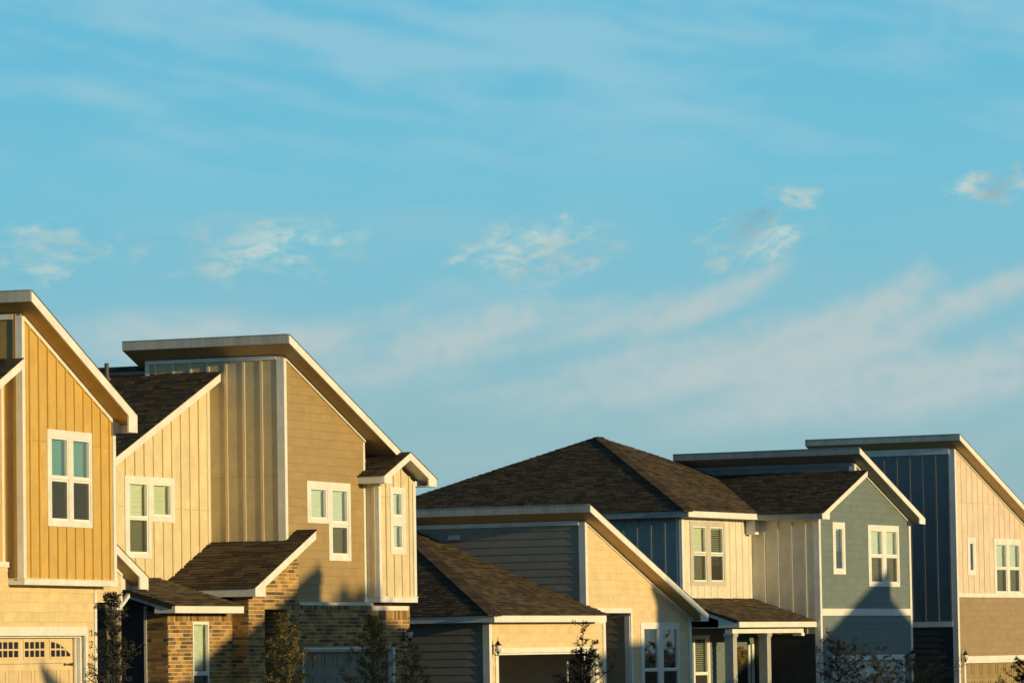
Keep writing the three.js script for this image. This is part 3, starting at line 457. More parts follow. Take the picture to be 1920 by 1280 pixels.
// ---- third house: fawn clapboard with an open garage under a hip roof
{
  house('low fawn clapboard house with an open garage under a brown hip roof', 97.81, -41.28, -.04, -3.5);
  const ym = (x) => 3.035 - .394 * x;
  const W = { outer: [[2.93, 5.08, -1.6, .64]], panes: [[3.14, 3.88, -.45, .49], [4.20, 4.97, -.45, .49]].map((r) => ({ r, dark: true })).concat([[3.14, 3.88, -1.4, -.53], [4.20, 4.97, -1.4, -.53]].map((r) => ({ r, low: true, dark: true }))) };
  const mp = [[0, -2.1], [5.75, -2.1], [5.75, ym(5.75)], [0, ym(0)]], ent = [.40, 2.38, -2.3, .87], lowL = [-.01, .56, -2.3, .62];
  const w1 = wallSheet(front(0), mp, [...holes(W), ent, lowL]); lap(w1, front(0), mp, [...W.outer, [.40, 2.47, -2.3, .985], lowL], M.fawn, { v0: -2.1 }); makeWindow(front(0), W);
  obj('head_trim', bx(.57, 2.47, .87, .985, .001, .03), M.trim); obj('side_trim', bx(2.38, 2.47, -2.1, .8695, .001, .03), M.trim);
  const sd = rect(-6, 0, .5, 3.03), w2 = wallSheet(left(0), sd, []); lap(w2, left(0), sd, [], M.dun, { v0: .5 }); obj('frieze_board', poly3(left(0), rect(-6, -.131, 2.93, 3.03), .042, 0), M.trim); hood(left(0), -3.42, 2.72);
  corner(0, .62, 3.0, 0); corner(5.75, -2.1, .76, 0, -1); rakeTrim(.1, 2.996, 5.74, ym(5.74), .002, .07);
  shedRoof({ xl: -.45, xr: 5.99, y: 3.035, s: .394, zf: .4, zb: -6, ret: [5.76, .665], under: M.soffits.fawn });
  // entry recess
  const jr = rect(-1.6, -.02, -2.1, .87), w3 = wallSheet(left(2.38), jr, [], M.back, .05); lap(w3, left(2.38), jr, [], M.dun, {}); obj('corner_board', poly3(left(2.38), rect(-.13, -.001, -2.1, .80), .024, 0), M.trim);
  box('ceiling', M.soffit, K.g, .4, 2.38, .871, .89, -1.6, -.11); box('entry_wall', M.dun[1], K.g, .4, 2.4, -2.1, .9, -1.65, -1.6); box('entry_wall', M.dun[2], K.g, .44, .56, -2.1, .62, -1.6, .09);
  // garage
  const gw = rect(-5.3, .56, -2.1, .66), gh = [-4.88, -.20, -2.3, -.03], w4 = wallSheet(front(.2), gw, [gh]); lap(w4, front(.2), gw, [[-5.02, .17, -2.3, .08]], M.fawn, { v0: -2.1 });
  obj('head_trim', [bx(-5.02, .17, -.03, .08, .201, .235), bx(-4.879, -.201, -.075, -.0305, .1, .19)], M.trim); obj('side_trim', [bx(-5.02, -4.88, -2.1, -.0305, .201, .235), bx(.05, .17, -2.1, -.0305, .201, .235)], M.trim);
  obj('door_jamb', [bx(-.20, .049, -2.1, -.031, -.05, .199), bx(-.26, -.201, -2.1, -.076, .02, .07)], M.trim); obj('door_track', [bx(-.46, -.42, -2.1, -.25, -.3, -.26)], M.metal);
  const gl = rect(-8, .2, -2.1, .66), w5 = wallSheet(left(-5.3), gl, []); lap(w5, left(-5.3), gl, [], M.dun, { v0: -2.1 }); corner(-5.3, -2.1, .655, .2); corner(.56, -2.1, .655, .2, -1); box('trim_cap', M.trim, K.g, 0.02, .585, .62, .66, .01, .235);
  obj('garage_interior', [bx(-5.18, .40, -2.1, .4, -6.1, -6), bx(.38, .44, -2.1, .4, -6, .05), bx(-5.18, -5.1, -2.1, .4, -6, .05), bx(-5.1, .38, .36, .4, -6, .05)], M.drywall); box('garage_floor', M.dun[2], K.g, -5.1, .38, -2.15, -2.09, -6, .2);
  {
    const r = sub('hip_roof'), e = .82, s = .4116, x0 = -5.66, z0 = .55; obj('fascia', [bx(x0, .0, .655, .805, z0 - .03, z0)], M.trim, r); obj('fascia', pZY(rect(-9, z0 - .031, .655, .805), x0, x0 + .03), M.trim, r); obj('soffit', [bx(x0 + .03, .0, .655, .67, .21, z0 - .031), bx(x0 + .03, -5.31, .655, .67, -9, .2)], M.soffit, r);
    const h = Math.hypot(1, s), F = slopeFrame(V3(x0 - .03, e - .012, z0 + .03), V3(1, 0, 0), V3(0, s, -1)), P = [[0, 0], [5.69, 0], [5.69, 5.0 * h], [5.0, 5.0 * h]];
    obj('roof_deck', poly3(F, clip(P, 0, -1, -.075), -.004, -.09), M.deck, r); roofSkin(r, F, P); roofSkin(r, F, rect(5.691, 5.79, 0, .57 * h));
    const G = slopeFrame(V3(x0 - .03, e - .012, -9), V3(0, 0, 1), V3(1, s, 0)), Q = [[0, 0], [9.58, 0], [4.58, 5.0 * h], [0, 5.0 * h]]; obj('roof_deck', poly3(G, clip(Q, 0, -1, -.075), -.004, -.09), M.deck, r); roofSkin(r, G, Q);
    hipCap(V3(x0, e, z0), V3(x0 + 5, e + 5 * s, z0 - 5));
  }
  obj('wall', [pXY([[.02, .9], [5.7, .9], [5.7, ym(5.7) - .1 > .9 ? ym(5.7) - .1 : .9], [.02, 2.9]].slice(0, 2).concat([[5.3, .9001], [.02, 2.9]]), -8, -.19), bx(2.5, 5.7, -2.1, .8, -8, -.19)], M.back);
}
// ---- fourth house: slate blue gable, ivory battens, porch, big hip roof
{
  house('slate blue clapboard house with ivory battens, small porch and big brown hip roof', 110.78, -43.99, -.30, -4);
  const Wc = { casing: M.greyTrim, outer: [[.51, 2.70, 1.66, 3.36]], panes: [{ r: [.74, 1.47, 2.56, 3.19], blind: 'closed' }, { r: [1.81, 2.54, 2.55, 3.19], blind: 'open' }, { r: [.74, 1.47, 1.81, 2.45], blind: 'closed', low: true, stop: 1.87 }, { r: [1.81, 2.54, 1.81, 2.45], blind: 'open', low: true, stop: 2.2 }] };
  const c1 = rect(0, 4.42, 1.2, 3.44), Wp = { outer: [[.58, 1.60, -1.5, .345]], panes: [{ r: [.71, 1.46, -.62, .27], blind: 'open' }, { r: [.71, 1.46, -1.4, -.70], low: true }] }, lowp = rect(0, 4.42, -2.4, 1.2);
  const w1 = wallSheet(front(0), c1, holes(Wc)); battens(w1, front(0), c1, Wc.outer, M.ivory, null, { u0: .16, bt: .018 }); makeWindow(front(0), Wc);
  const w1b = wallSheet(front(0), lowp, holes(Wp)); lap(w1b, front(0), lowp, Wp.outer, M.slate, {}); makeWindow(front(0), Wp);
  obj('front_door', [bx(2.95, 3.9, -2.4, -.05, .014, .045)], M.black); obj('side_trim', [bx(3.98, 4.09, -2.4, .1, .014, .05), bx(4.24, 4.37, -2.4, .1, .014, .04), bx(2.82, 2.94, -2.4, .1, .014, .05)], M.trim);
  corner(0, 1.0, 3.43, 0, 1); box('frieze_board', M.trim, K.g, 4.0, 4.23, 3.05, 3.43, .025, .30);
  const sd = rect(-8, 0, .2, 3.44), w2 = wallSheet(left(0), sd, []); battens(w2, left(0), sd, [], M.steelBlue, null, { u0: -.47, joint: 2.1 });
  const s2 = rect(0, 1.97, -2.4, 3.43), w3 = wallSheet(left(4.42), s2, []); battens(w3, left(4.42), rect(0, 1.97, .35, 3.43), [], M.ivory, null, { u0: .37, joint: 1.0 }); lap(w3, left(4.42), rect(0, 1.97, -2.4, .35), [], M.deepShade, {});
  // blue gable end
  const G = 1.97, Ws = { casing: M.trim, outer: [[5.35, 6.18, 1.95, 3.36]], panes: [{ r: [5.57, 6.00, 2.11, 3.18], blind: 'open', stop: 2.6 }] }, Wd = { outer: [[7.76, 9.94, 1.63, 3.33]], panes: [[8.0, 8.73, 2.53, 3.16], [9.06, 9.79, 2.53, 3.16]].map((r) => ({ r, blind: 'closed' })).concat([[8.0, 8.73, 1.77, 2.43], [9.06, 9.79, 1.77, 2.43]].map((r) => ({ r, blind: 'closed', low: true }))) };
  const pA = [[4.42, -2.4], [6.92, -2.4], [6.92, 4.62], [4.42, 3.62]], pB = [[6.92, -2.4], [10.74, -2.4], [10.74, 3.48], [6.92, 5.03]], gh = [5.25, 10.0, -2.6, -.39], band = [4.4, 10.76, .83, 1.02], cuts = [...Ws.outer, ...Wd.outer, band, [5.10, 10.15, -2.6, -.25]];
  const w4 = obj('wall', cut([pA, pB], [...holes(Ws), ...holes(Wd), gh]).map((p) => poly3(front(G), p, -.001, -.1)), M.back); lap(w4, front(G), pA, cuts, M.slate, { v0: -2.4 }); lap(w4, front(G), pB, cuts, M.slate, { v0: -2.4 }); makeWindow(front(G), Ws); makeWindow(front(G), Wd);
  box('band_board', M.trim, K.g, 4.52, 10.64, .83, 1.02, G, G + .034); corner(4.42, -2.4, 3.5, G); corner(10.74, -2.4, 3.46, G, -1);
  obj('head_trim', bx(5.10, 10.15, -.39, -.25, G, G + .034), M.trim); obj('side_trim', [bx(5.10, 5.25, -2.4, -.391, G, G + .034), bx(10.0, 10.15, -2.4, -.391, G, G + .034)], M.trim); obj('door_jamb', [bx(5.25, 5.27, -2.4, -.392, G - .3, G - .001), bx(9.98, 10.0, -2.4, -.392, G - .3, G - .001)], M.trim);
  { const d = sub('garage_door'), z = G - .16; obj('door_section', [bx(5.27, 9.98, -.85, -.39, z - .04, z), bx(5.27, 9.98, -2.4, -.856, z - .04, z)], M.trim, d); for (const y of [[-.78, -.46], [-1.3, -.95]]) for (let x = 5.42; x < 9.6; x += .58) obj('door_panel', [bx(x, x + .45, y[0], y[0] + .02, z + .001, z + .014), bx(x, x + .45, y[1] - .02, y[1], z + .001, z + .014), bx(x, x + .02, y[0] + .021, y[1] - .021, z + .001, z + .014), bx(x + .43, x + .45, y[0] + .021, y[1] - .021, z + .001, z + .014)], M.trim, d); }
  const s3 = rect(-3.05, G, 4.5, 5.03), w5 = wallSheet(left(6.92), s3, [], M.back, .05); lap(w5, left(6.92), s3, [], M.navy, {}); obj('frieze_board', poly3(left(6.92), rect(-3.05, G, 4.93, 5.03), .042, 0), M.navy[1]); corner(6.92, 4.68, 4.98, G); rakeTrim(7.0, 5.0, 10.73, 3.485, G + .002, .07);
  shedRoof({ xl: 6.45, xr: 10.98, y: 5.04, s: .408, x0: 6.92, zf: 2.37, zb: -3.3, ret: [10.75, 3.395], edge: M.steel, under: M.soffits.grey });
  const roof = sub('hip_roof'), e = 3.605, s = .436, xe = -.43, ze = .43, h = Math.hypot(1, s);
  { // hip: the faces towards the street and towards the left
    const F = slopeFrame(V3(xe, e, ze), V3(1, 0, 0), V3(0, s, -1)), f = (x, z) => [x - xe, (ze - z) * h], P = [f(xe, ze), f(3.9, ze), f(6.92, -2.2), f(6.2, -3.5), f(4.85, -4.85)]; obj('roof_deck', poly3(F, clip(P, 0, -1, -.075), -.004, -.08), M.deck, roof); roofSkin(roof, F, P);
    const Gf = slopeFrame(V3(xe, e, -10.13), V3(0, 0, 1), V3(1, s, 0)), Q = [[0, 0], [10.56, 0], [5.28, 5.28 * h]]; obj('roof_deck', poly3(Gf, clip(Q, 0, -1, -.075), -.004, -.08), M.deck, roof); roofSkin(roof, Gf, Q);
    { const q = [V3(4.85, e + 5.28 * s - .01, -4.86), V3(6.2, e + 3.93 * s - .01, -3.5), V3(6.92, 4.74, -2.2), V3(10.1, 3.6, -4), V3(10.1, 3.6, -10.1)], Rf = slopeFrame(q[0], V3(0, 0, -1), V3(-1, s, 0)); obj('roof_deck', poly3(Rf, [[0, 0], [-5.3, -5.28 * h], [5.3, -5.28 * h]].map(([a, b]) => [a, b - .02]), -.05, -.10), M.deck, roof); }
    hipCap(V3(xe, e, ze), V3(4.78, e + 5.21 * s, -4.78), .13);
    obj('fascia', pZY(rect(-10, ze - .031, 3.44, 3.595), xe + .02, xe + .05), M.steel, roof); obj('fascia', bx(xe + .02, 3.9, 3.44, 3.595, ze - .03, ze), M.trim, roof); obj('soffit', [bx(xe + .05, 3.88, 3.44, 3.455, .01, ze - .031), bx(xe + .05, -.001, 3.44, 3.455, -9, .009)], M.soffit, roof);
    // gable side that falls to the left
    const y2 = (x) => 3.575 + .4 * (x - 3.88), H = slopeFrame(V3(3.86, y2(3.86), -2.6), V3(0, 0, 1), V3(1, .4, 0)), c = Math.hypot(1, .4), g = (x, z) => [z + 2.6, (x - 3.86) * c], R = [g(3.86, .42), g(3.86, 2.4), g(6.93, 2.4), g(6.93, -2.25)]; obj('roof_deck', poly3(H, R.map(([a, b]) => [Math.min(a, 4.95), Math.max(b, .06)]), -.004, -.08), M.deck, roof); roofSkin(roof, H, R);
    obj('fascia', pZY(rect(ze, 2.339, 3.42, 3.565), 3.88, 3.91), M.steel, roof); obj('soffit', bx(3.911, 4.40, 3.42, 3.435, ze, 2.339), M.soffit, roof); obj('rake_board', pXY([[3.84, y2(3.84) - .17], [6.95, y2(6.95) - .17], [6.95, y2(6.95) - .006], [3.84, y2(3.84) - .006]], 2.34, 2.371), M.trim, roof); obj('rake_board', pXY([[3.84, 3.405], [4.33, 3.405], [4.33, y2(4.33) - .171]], 2.341, 2.37), M.trim, roof); obj('soffit', pXY([[4.3, y2(4.3) - .15], [6.9, y2(6.9) - .15], [6.9, y2(6.9) - .13], [4.3, y2(4.3) - .13]], G, 2.339), M.soffit, roof);
  }
  { // porch
    const r = sub('porch'), y = (z) => 1.32 - .332 * z, F = slopeFrame(V3(-.58, y(1.93), 1.93), V3(1, 0, 0), V3(0, .332, -1)), P = rect(0, 4.97, 0, 1.93 * Math.hypot(1, .332)); obj('roof_deck', poly3(F, clip(P, 0, -1, -.075), -.004, -.07), M.deck, r); roofSkin(r, F, P);
    obj('fascia', bx(-.56, 4.37, .53, .68, 1.87, 1.9), M.trim, r); obj('rake_board', pZY([[0, y(0) - .16], [1.869, y(1.869) - .16], [1.869, y(1.869) - .01], [0, y(0) - .01]], -.56, -.53), M.trim, r); obj('rake_board', pZY([[1.3, .53], [1.869, .53], [1.869, .542], [1.3, y(1.3) - .162]], -.559, -.531), M.trim, r); obj('soffit', bx(-.529, 4.40, .53, .545, .05, 1.869), M.soffit, r);
    obj('beam', bx(-.43, 4.08, .38, .49, 1.42, 1.64), M.trim, r); obj('beam', bx(3.9, 4.1, .30, .38, 1.40, 1.66), M.trim, r);
    for (const x of [-.41, 1.71]) { obj('post', bx(x, x + .24, -2.3, .31, 1.40, 1.64), M.postGrey, r); obj('post_cap', [bx(x - .03, x + .27, .311, .379, 1.37, 1.67), bx(x - .015, x + .255, .27, .3105, 1.385, 1.655)], M.postGrey, r); }
  }
  obj('wall', [bx(.0, 10.7, -2.4, 3.3, -9, -.19), pXY([[4.5, 1.2], [10.7, 1.2], [10.7, 3.4], [4.5, 3.4]], -.19, G - .19), pXY([[6.98, 3.4], [10.6, 3.4], [6.98, 4.9]], -3, G - .19), bx(4.5, 10.7, -2.4, 1.2, -.19, G - .35)], M.back);
}
// ---- fifth house: blush battens above umber clapboard
{
  house('house at the right edge with blush battens above umber clapboard and navy side', 125.11, -41.15, -.54, -4.5);
  const ym = (x) => 5.69 - .4 * x, pu = [[0, 1.47], [6.5, 1.47], [6.5, ym(6.5)], [0, ym(0)]];
  const W1 = { outer: [[.84, 1.46, 2.0, 3.09]], panes: [{ r: [1.07, 1.28, 2.15, 2.92], dark: true }] }, W2 = { outer: [[2.87, 4.95, 1.471, 3.09]], panes: [[3.08, 3.80, 2.27, 2.91], [4.10, 4.83, 2.27, 2.91]].map((r) => ({ r, blind: 'closed' })).concat([[3.08, 3.80, 1.55, 2.18], [4.10, 4.83, 1.55, 2.18]].map((r) => ({ r, blind: 'closed', low: true }))), sash: M.trim };
  const w1 = wallSheet(front(0), pu, [...holes(W1), ...holes(W2)]); battens(w1, front(0), pu, [...W1.outer, ...W2.outer], M.blush, null, { u0: .52, joint: 4.1, bt: .018 }); makeWindow(front(0), W1); makeWindow(front(0), W2);
  const pl = rect(0, 6.5, -2.4, 1.36), gh = [.5, 5.3, -2.6, -.52], w2 = wallSheet(front(0), rect(0, 6.5, -2.4, 1.47), [gh]); lap(w2, front(0), pl, [[.38, 5.42, -2.6, -.345]], M.umber, { v0: -2.4 });
  box('band_board', M.trim, K.g, -.02, 6.5, 1.36, 1.47, 0, .034); obj('head_trim', [bx(.38, 5.42, -.48, -.345, .001, .034), bx(.5, 5.3, -.55, -.4805, -.06, .015)], M.trim); obj('side_trim', [bx(.38, .5, -2.4, -.4805, .001, .034), bx(.5, .54, -2.4, -.551, -.08, -.002)], M.trim);
  { const d = sub('garage_door'), z = -.10; obj('door_section', [bx(.5, 5.3, -.96, -.52, z - .04, z), bx(.5, 5.3, -2.4, -.966, z - .04, z)], M.khaki[1], d);
    for (const y of [[-.92, -.57], [-1.42, -1.06]]) for (let x = .17; x < 4.8; x += .612) { if (x < .5) continue; obj('door_panel', [...[...Array(6)].map((_, i) => bx(x + .035 + i * .068, x + .095 + i * .068, y[0] + .035, y[1] - .035, z + .001, z + .008)), bx(x, x + .48, y[0], y[0] + .024, z + .001, z + .018), bx(x, x + .48, y[1] - .024, y[1], z + .001, z + .018), bx(x, x + .024, y[0] + .0241, y[1] - .0241, z + .001, z + .018), bx(x + .456, x + .48, y[0] + .0241, y[1] - .0241, z + .001, z + .018)], M.khaki[3], d); } }
  const sd = rect(-8, 0, .67, 5.68), w3 = wallSheet(left(0), sd, []); battens(w3, left(0), sd, [], M.navy, null, { u0: -.57, joint: 3.9 });
  const sl = rect(-8, 0, -2.4, .51), w4 = wallSheet(left(0), rect(-8, 0, -2.4, .66), []); lap(w4, left(0), sl, [], M.deepShade, { v0: -2.4 }); obj('band_board', poly3(left(0), rect(-8, -.131, .51, .67), .03, 0), M.trim); obj('frieze_board', poly3(left(0), rect(-8, -.131, 5.50, 5.68), .042, 0), M.trim);
  corner(0, -2.4, 5.64, 0); rakeTrim(.1, 5.655, 6.49, ym(6.49), .002, .075);
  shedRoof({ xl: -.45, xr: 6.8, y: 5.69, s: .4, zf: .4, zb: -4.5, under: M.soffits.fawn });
  obj('wall', [pXY([[.02, .7], [6.45, .7], [6.45, 3.0], [.02, 5.5]], -8, -.19), bx(.02, 6.45, -2.4, .7, -8, -.3)], M.back);
}

// ---- lanterns on the garage walls
function lantern(label, X, Y, Z, turn) {
  const t = thing('wall_lantern', label, 'lantern', [X, Y, Z], THREE.MathUtils.degToRad(turn), 'lanterns beside the garage doors');
  const cyl = (r0, r1, h, y, n = 6) => new THREE.CylinderGeometry(r0, r1, h, n).translate(0, y, 0).toNonIndexed();
  obj('cap', [new THREE.LatheGeometry([[.006, .20], [.012, .165], [.035, .135], [.06, .095], [.098, .075], [.10, .062], [.0, .062]].map(([a, b]) => new THREE.Vector2(a, b)), 6).toNonIndexed(), cyl(.005, .008, .06, .215)], M.iron, t);
  obj('glass_shade', new THREE.LatheGeometry([[.0, .060], [.070, .060], [.074, .02], [.052, -.075], [.0, -.085]].map(([a, b]) => new THREE.Vector2(a, b)), 6).toNonIndexed(), M.lampGlass, t);
  const ribs = []; for (let i = 0; i < 6; i++) { const a = i * Math.PI / 3; ribs.push(new THREE.CylinderGeometry(.004, .004, .145, 4).rotateZ(.13).translate(.0655, -.008, 0).rotateY(a + Math.PI / 6).toNonIndexed()); } obj('rib', ribs, M.iron, t, true);
  obj('base', [cyl(.055, .02, .05, -.105), cyl(.018, .008, .05, -.15)], M.iron, t);
  const arm = new THREE.TubeGeometry(new THREE.CatmullRomCurve3([V3(0, -.13, 0), V3(0, -.165, -.04), V3(0, -.13, -.10), V3(0, -.06, -.14)]), 12, .009, 6).toNonIndexed(); arm.deleteAttribute?.('tangent'); obj('arm', arm, M.iron, t);
  obj('back_plate', new THREE.CylinderGeometry(.045, .055, .02, 10).rotateX(Math.PI / 2).scale(1, 1.9, 1).translate(0, -.03, -.142).toNonIndexed(), M.iron, t);
}
const put = (O, phi, x, y, z) => { const p = THREE.MathUtils.degToRad(phi); return [O[0] + x * Math.cos(p) + z * Math.sin(p), y + EYE, O[1] - x * Math.sin(p) + z * Math.cos(p), phi]; };
lantern('black lantern on the brick corner left of the hip roofed garage', ...put([83.26, -41.81], 1, 5.52, .40, .315));
lantern('sunlit black lantern left of the open garage door', ...put([97.81, -41.28], -3.5, -5.14, .08, .355));
lantern('black lantern at the right corner of the slate blue house', ...put([110.78, -43.99], -4, 10.42, -.30, 2.125));
lantern('black lantern left of the khaki garage door', ...put([125.11, -41.15], -4.5, .18, -.36, .155));

// ---- trees and shrubs
function tree(name, label, cat, [x, z], { h, R, base = 0, n, leaf = .042, pal, stems = 1, droop = 0, shape = (t) => Math.pow(1 - t, .75), twigs = 26, wild = .25, bare = 0, group = null, bark = M.bark, spread = .25 }) {
  const y0 = gy(x) - .03, t = thing(name, label, cat, [x, y0, z], 0, group), tubes = [], pts = [];
  const seg = (a, b, r0, r1) => { const d = b.clone().sub(a), L = d.length(); if (L < .01) return; const g = new THREE.CylinderGeometry(r1, r0, L, r0 > .012 ? 6 : 4, 1, true); g.translate(0, L / 2, 0); g.applyQuaternion(new THREE.Quaternion().setFromUnitVectors(V3(0, 1, 0), d.normalize())); g.translate(a.x, a.y, a.z); tubes.push(g.toNonIndexed()); };
  for (let s = 0; s < stems; s++) {
    const sa = rr(0, 6.28), lean = stems > 1 ? spread : .03, hs = h * (s ? rr(.82, 1) : 1); let p = V3(0, 0, 0); const steps = 9, spine = [p.clone()];
    for (let i = 0; i < steps; i++) { const q = p.clone().add(V3(Math.cos(sa) * lean * hs / steps + rr(-.03, .03), hs / steps, Math.sin(sa) * lean * hs / steps + rr(-.03, .03))); const w = .03 * h / 2.6 / Math.sqrt(stems); seg(p, q, w * (1 - i / steps) + .004, w * (1 - (i + 1) / steps) + .004); p = q; spine.push(q.clone()); }
    const nb = Math.round(twigs / stems);
    for (let k = 0; k < nb; k++) {
      const tt = base + (1 - base) * (k + rnd()) / nb, i = Math.min(steps - 1, Math.floor(tt * steps)), o = spine[i].clone().lerp(spine[i + 1], tt * steps - i);
      const a = k * 2.4 + rr(-.5, .5), len = R * shape((tt - base) / (1 - base)) * (rnd() < wild ? rr(1.0, 1.5) : rr(.55, 1)), up = rr(.25, .9);
      let q = o.clone(); const dir = V3(Math.cos(a), up, Math.sin(a)).normalize(), m = 5;
      for (let j = 0; j < m; j++) {
        const nx = q.clone().addScaledVector(dir, len / m).add(V3(rr(-.02, .02), rr(-.01, .02) - droop * j * .004, rr(-.02, .02))); seg(q, nx, .009 * (1 - j / m) + .0025, .009 * (1 - (j + 1) / m) + .002);
        if (j > 0) for (let e = 0; e < 2; e++) { const b = nx.clone().add(V3(rr(-1, 1), rr(-.3, .9), rr(-1, 1)).normalize().multiplyScalar(len * rr(.12, .38))); seg(nx, b, .0035, .0016); const w = rnd() < bare ? 0 : 1; if (w) { pts.push([nx, b]); if (j > 2) pts.push([nx, b]); } }
        q = nx;
      }
      if (rnd() > bare) pts.push([q.clone().addScaledVector(dir, -len / m), q]);
    }
  }
  obj('trunk', tubes, bark, t);
  const N = n, pos = new Float32Array(N * 18), nor = new Float32Array(N * 18), col = new Float32Array(N * 18), a = V3(), b = V3(), c = V3();
  for (let i = 0; i < N; i++) {
    const [u, v] = pts[Math.floor(rnd() * pts.length)]; const o = u.clone().lerp(v, rr(.1, 1.08)).add(V3(rr(-1, 1), rr(-1, 1), rr(-1, 1)).multiplyScalar(.028));
    a.set(rr(-1, 1), rr(-.6, 1), rr(-1, 1)).normalize(); b.set(rr(-1, 1), rr(-1, 1), rr(-1, 1)).cross(a).normalize(); c.crossVectors(a, b);
    const L = leaf * rr(.6, 1.25), w = L * rr(.24, .36), fold = w * .5, k = i * 18, P0 = o, P1 = o.clone().addScaledVector(a, L), S1 = o.clone().addScaledVector(a, L * .5).addScaledVector(b, w).addScaledVector(c, fold), S2 = o.clone().addScaledVector(a, L * .5).addScaledVector(b, -w).addScaledVector(c, fold);
    [P0, S1, P1, P0, P1, S2].forEach((p, j) => { pos.set([p.x, p.y, p.z], k + j * 3); });
    const n1 = S1.clone().sub(P0).cross(P1.clone().sub(P0)).normalize(), n2 = P1.clone().sub(P0).cross(S2.clone().sub(P0)).normalize(); for (let j = 0; j < 6; j++) { const m = j < 3 ? n1 : n2; nor.set([m.x, m.y, m.z], k + j * 3); }
    const cc = pick(pal), z = rr(.7, 1.3); for (let j = 0; j < 6; j++) col.set(cc.map((q) => q * z), k + j * 3);
  }
  const g = new THREE.BufferGeometry(); g.setAttribute('position', new THREE.BufferAttribute(pos, 3)); g.setAttribute('normal', new THREE.BufferAttribute(nor, 3)); g.setAttribute('color', new THREE.BufferAttribute(col, 3));
  obj('crown', g, M.leaf, t);
  return t;
}
const dusk = [[.014, .014, .008], [.02, .017, .010], [.011, .012, .007]], dark = [[.030, .030, .014], [.022, .024, .012], [.040, .036, .016], [.03, .026, .012]], oliveSunlit = [[.16, .155, .035], [.115, .12, .028], [.20, .175, .04], [.10, .10, .025], [.36, .26, .07], [.50, .34, .10]], olive = [[.105, .105, .022], [.075, .08, .018], [.13, .118, .026], [.06, .064, .016], [.09, .085, .018], [.26, .18, .045], [.42, .28, .08]], rust = [[.16, .10, .03], [.11, .085, .022], [.24, .15, .05], [.08, .07, .02]];  // golden tones are painted sun glints; the lighter olive paints sunlight on shaded trees
tree('young_tree', 'slim dark tree against the buff garage corner of the ochre house', 'tree', [63.4, -34.9], { h: 2.72, R: 0.46, base: .12, n: 7500, leaf: .036, pal: dark, twigs: 84, wild: 0.4, shape: (t) => .25 + .85 * Math.pow(1 - t, .9) , bark: M.darkBark });
tree('young_tree', 'bushy olive young tree left of the shaded panel garage door', 'tree', [75.1, -37.7], { h: 2.62, R: 0.56, base: .1, n: 9500, leaf: .036, pal: olive, twigs: 74, wild: 0.4, shape: (t) => .22 + .85 * Math.pow(1 - t, .8) });
tree('young_tree', 'full olive young tree in front of the shaded panel garage door', 'tree', [83.95, -40.2], { h: 2.72, R: 0.66, base: .1, n: 13500, leaf: .036, pal: oliveSunlit, twigs: 86, wild: 0.35, shape: (t) => .25 + .85 * Math.pow(1 - t, .7) });
tree('young_tree', 'loose olive tree with long thin twigs below the brick corner lantern', 'tree', [85.2, -39.75], { h: 2.2, R: 0.8, base: .15, n: 6000, leaf: .036, pal: oliveSunlit, twigs: 52, wild: 0.45, stems: 2, spread: .08, shape: (t) => .25 + .75 * Math.pow(1 - t, 1.1) });
tree('young_tree', 'dark bushy tree with one tall sprig before the open garage', 'tree', [87.06, -36.92], { h: 2.05, R: 0.62, base: .05, n: 9500, leaf: .036, pal: dark, twigs: 72, wild: 0.35, shape: (t) => .3 + .8 * Math.pow(1 - t, .55) , bark: M.darkBark });
tree('young_tree', 'tall thin sprig rising out of the dark tree by the open garage', 'sapling', [87.25, -36.9], { h: 2.72, R: .24, base: .70, n: 240, leaf: .05, pal: dark, twigs: 9, wild: .4, bare: .35, shape: (t) => .4 + .6 * (1 - t) , bark: M.darkBark });
tree('bare_tree', 'dark sparse tree with crooked bare branches before the slate blue garage', 'tree', [107.1, -38.2], { h: 2.65, R: 0.95, base: .30, n: 7200, leaf: .036, pal: dusk, twigs: 74, stems: 4, spread: .2, wild: 0.35, bare: .2, shape: (t) => .25 + .9 * Math.pow(1 - t, 1.1), bark: M.darkBark });
tree('bare_tree', 'second dark sparse tree, before the right half of the slate blue garage', 'tree', [109.6, -38.1], { h: 2.35, R: 0.85, base: .25, n: 5200, leaf: .036, pal: dusk, twigs: 56, stems: 4, spread: .2, wild: 0.4, bare: .3, shape: (t) => .25 + .9 * Math.pow(1 - t, 1.2), bark: M.darkBark });
tree('shrub', 'golden olive shrub at the right corner of the slate blue house', 'shrub', [114.0, -38.75], { h: 1.95, R: 1.10, base: .1, n: 11400, leaf: .036, pal: rust, twigs: 64, stems: 3, spread: .15, wild: .3, shape: (t) => .4 + .7 * Math.pow(1 - t, .7) });
tree('young_tree', 'dark leafy treetop at the right edge before the khaki garage door', 'tree', [120.05, -37.6], { h: 2.12, R: 0.72, base: .1, n: 11400, leaf: .036, pal: dark, twigs: 70, wild: .25, shape: (t) => .3 + .8 * Math.pow(1 - t, .6) , bark: M.darkBark });
// wreath on the dark front door
{
  const [X, Y, Z, ph] = put([110.78, -43.99], -4, 3.42, -.20, .075), t = thing('wreath', 'golden leaf wreath hanging on the dark porch door', 'wreath', [X, Y, Z], THREE.MathUtils.degToRad(ph)), g = [];
  for (let i = 0; i < 420; i++) { const a = rr(0, 6.283), r = .17 + rr(-.06, .06); const q = new THREE.ConeGeometry(.016, .07, 3).rotateX(rr(0, 6)).rotateZ(rr(0, 6)).translate(Math.cos(a) * r, Math.sin(a) * r, rr(-.02, .05)).toNonIndexed(); g.push(q); }
  obj('leaves', g, mat(lin(.28, .19, .05), { roughness: .8 }), t, true); obj('ring', new THREE.TorusGeometry(.17, .02, 6, 24).toNonIndexed(), M.bark, t);
}

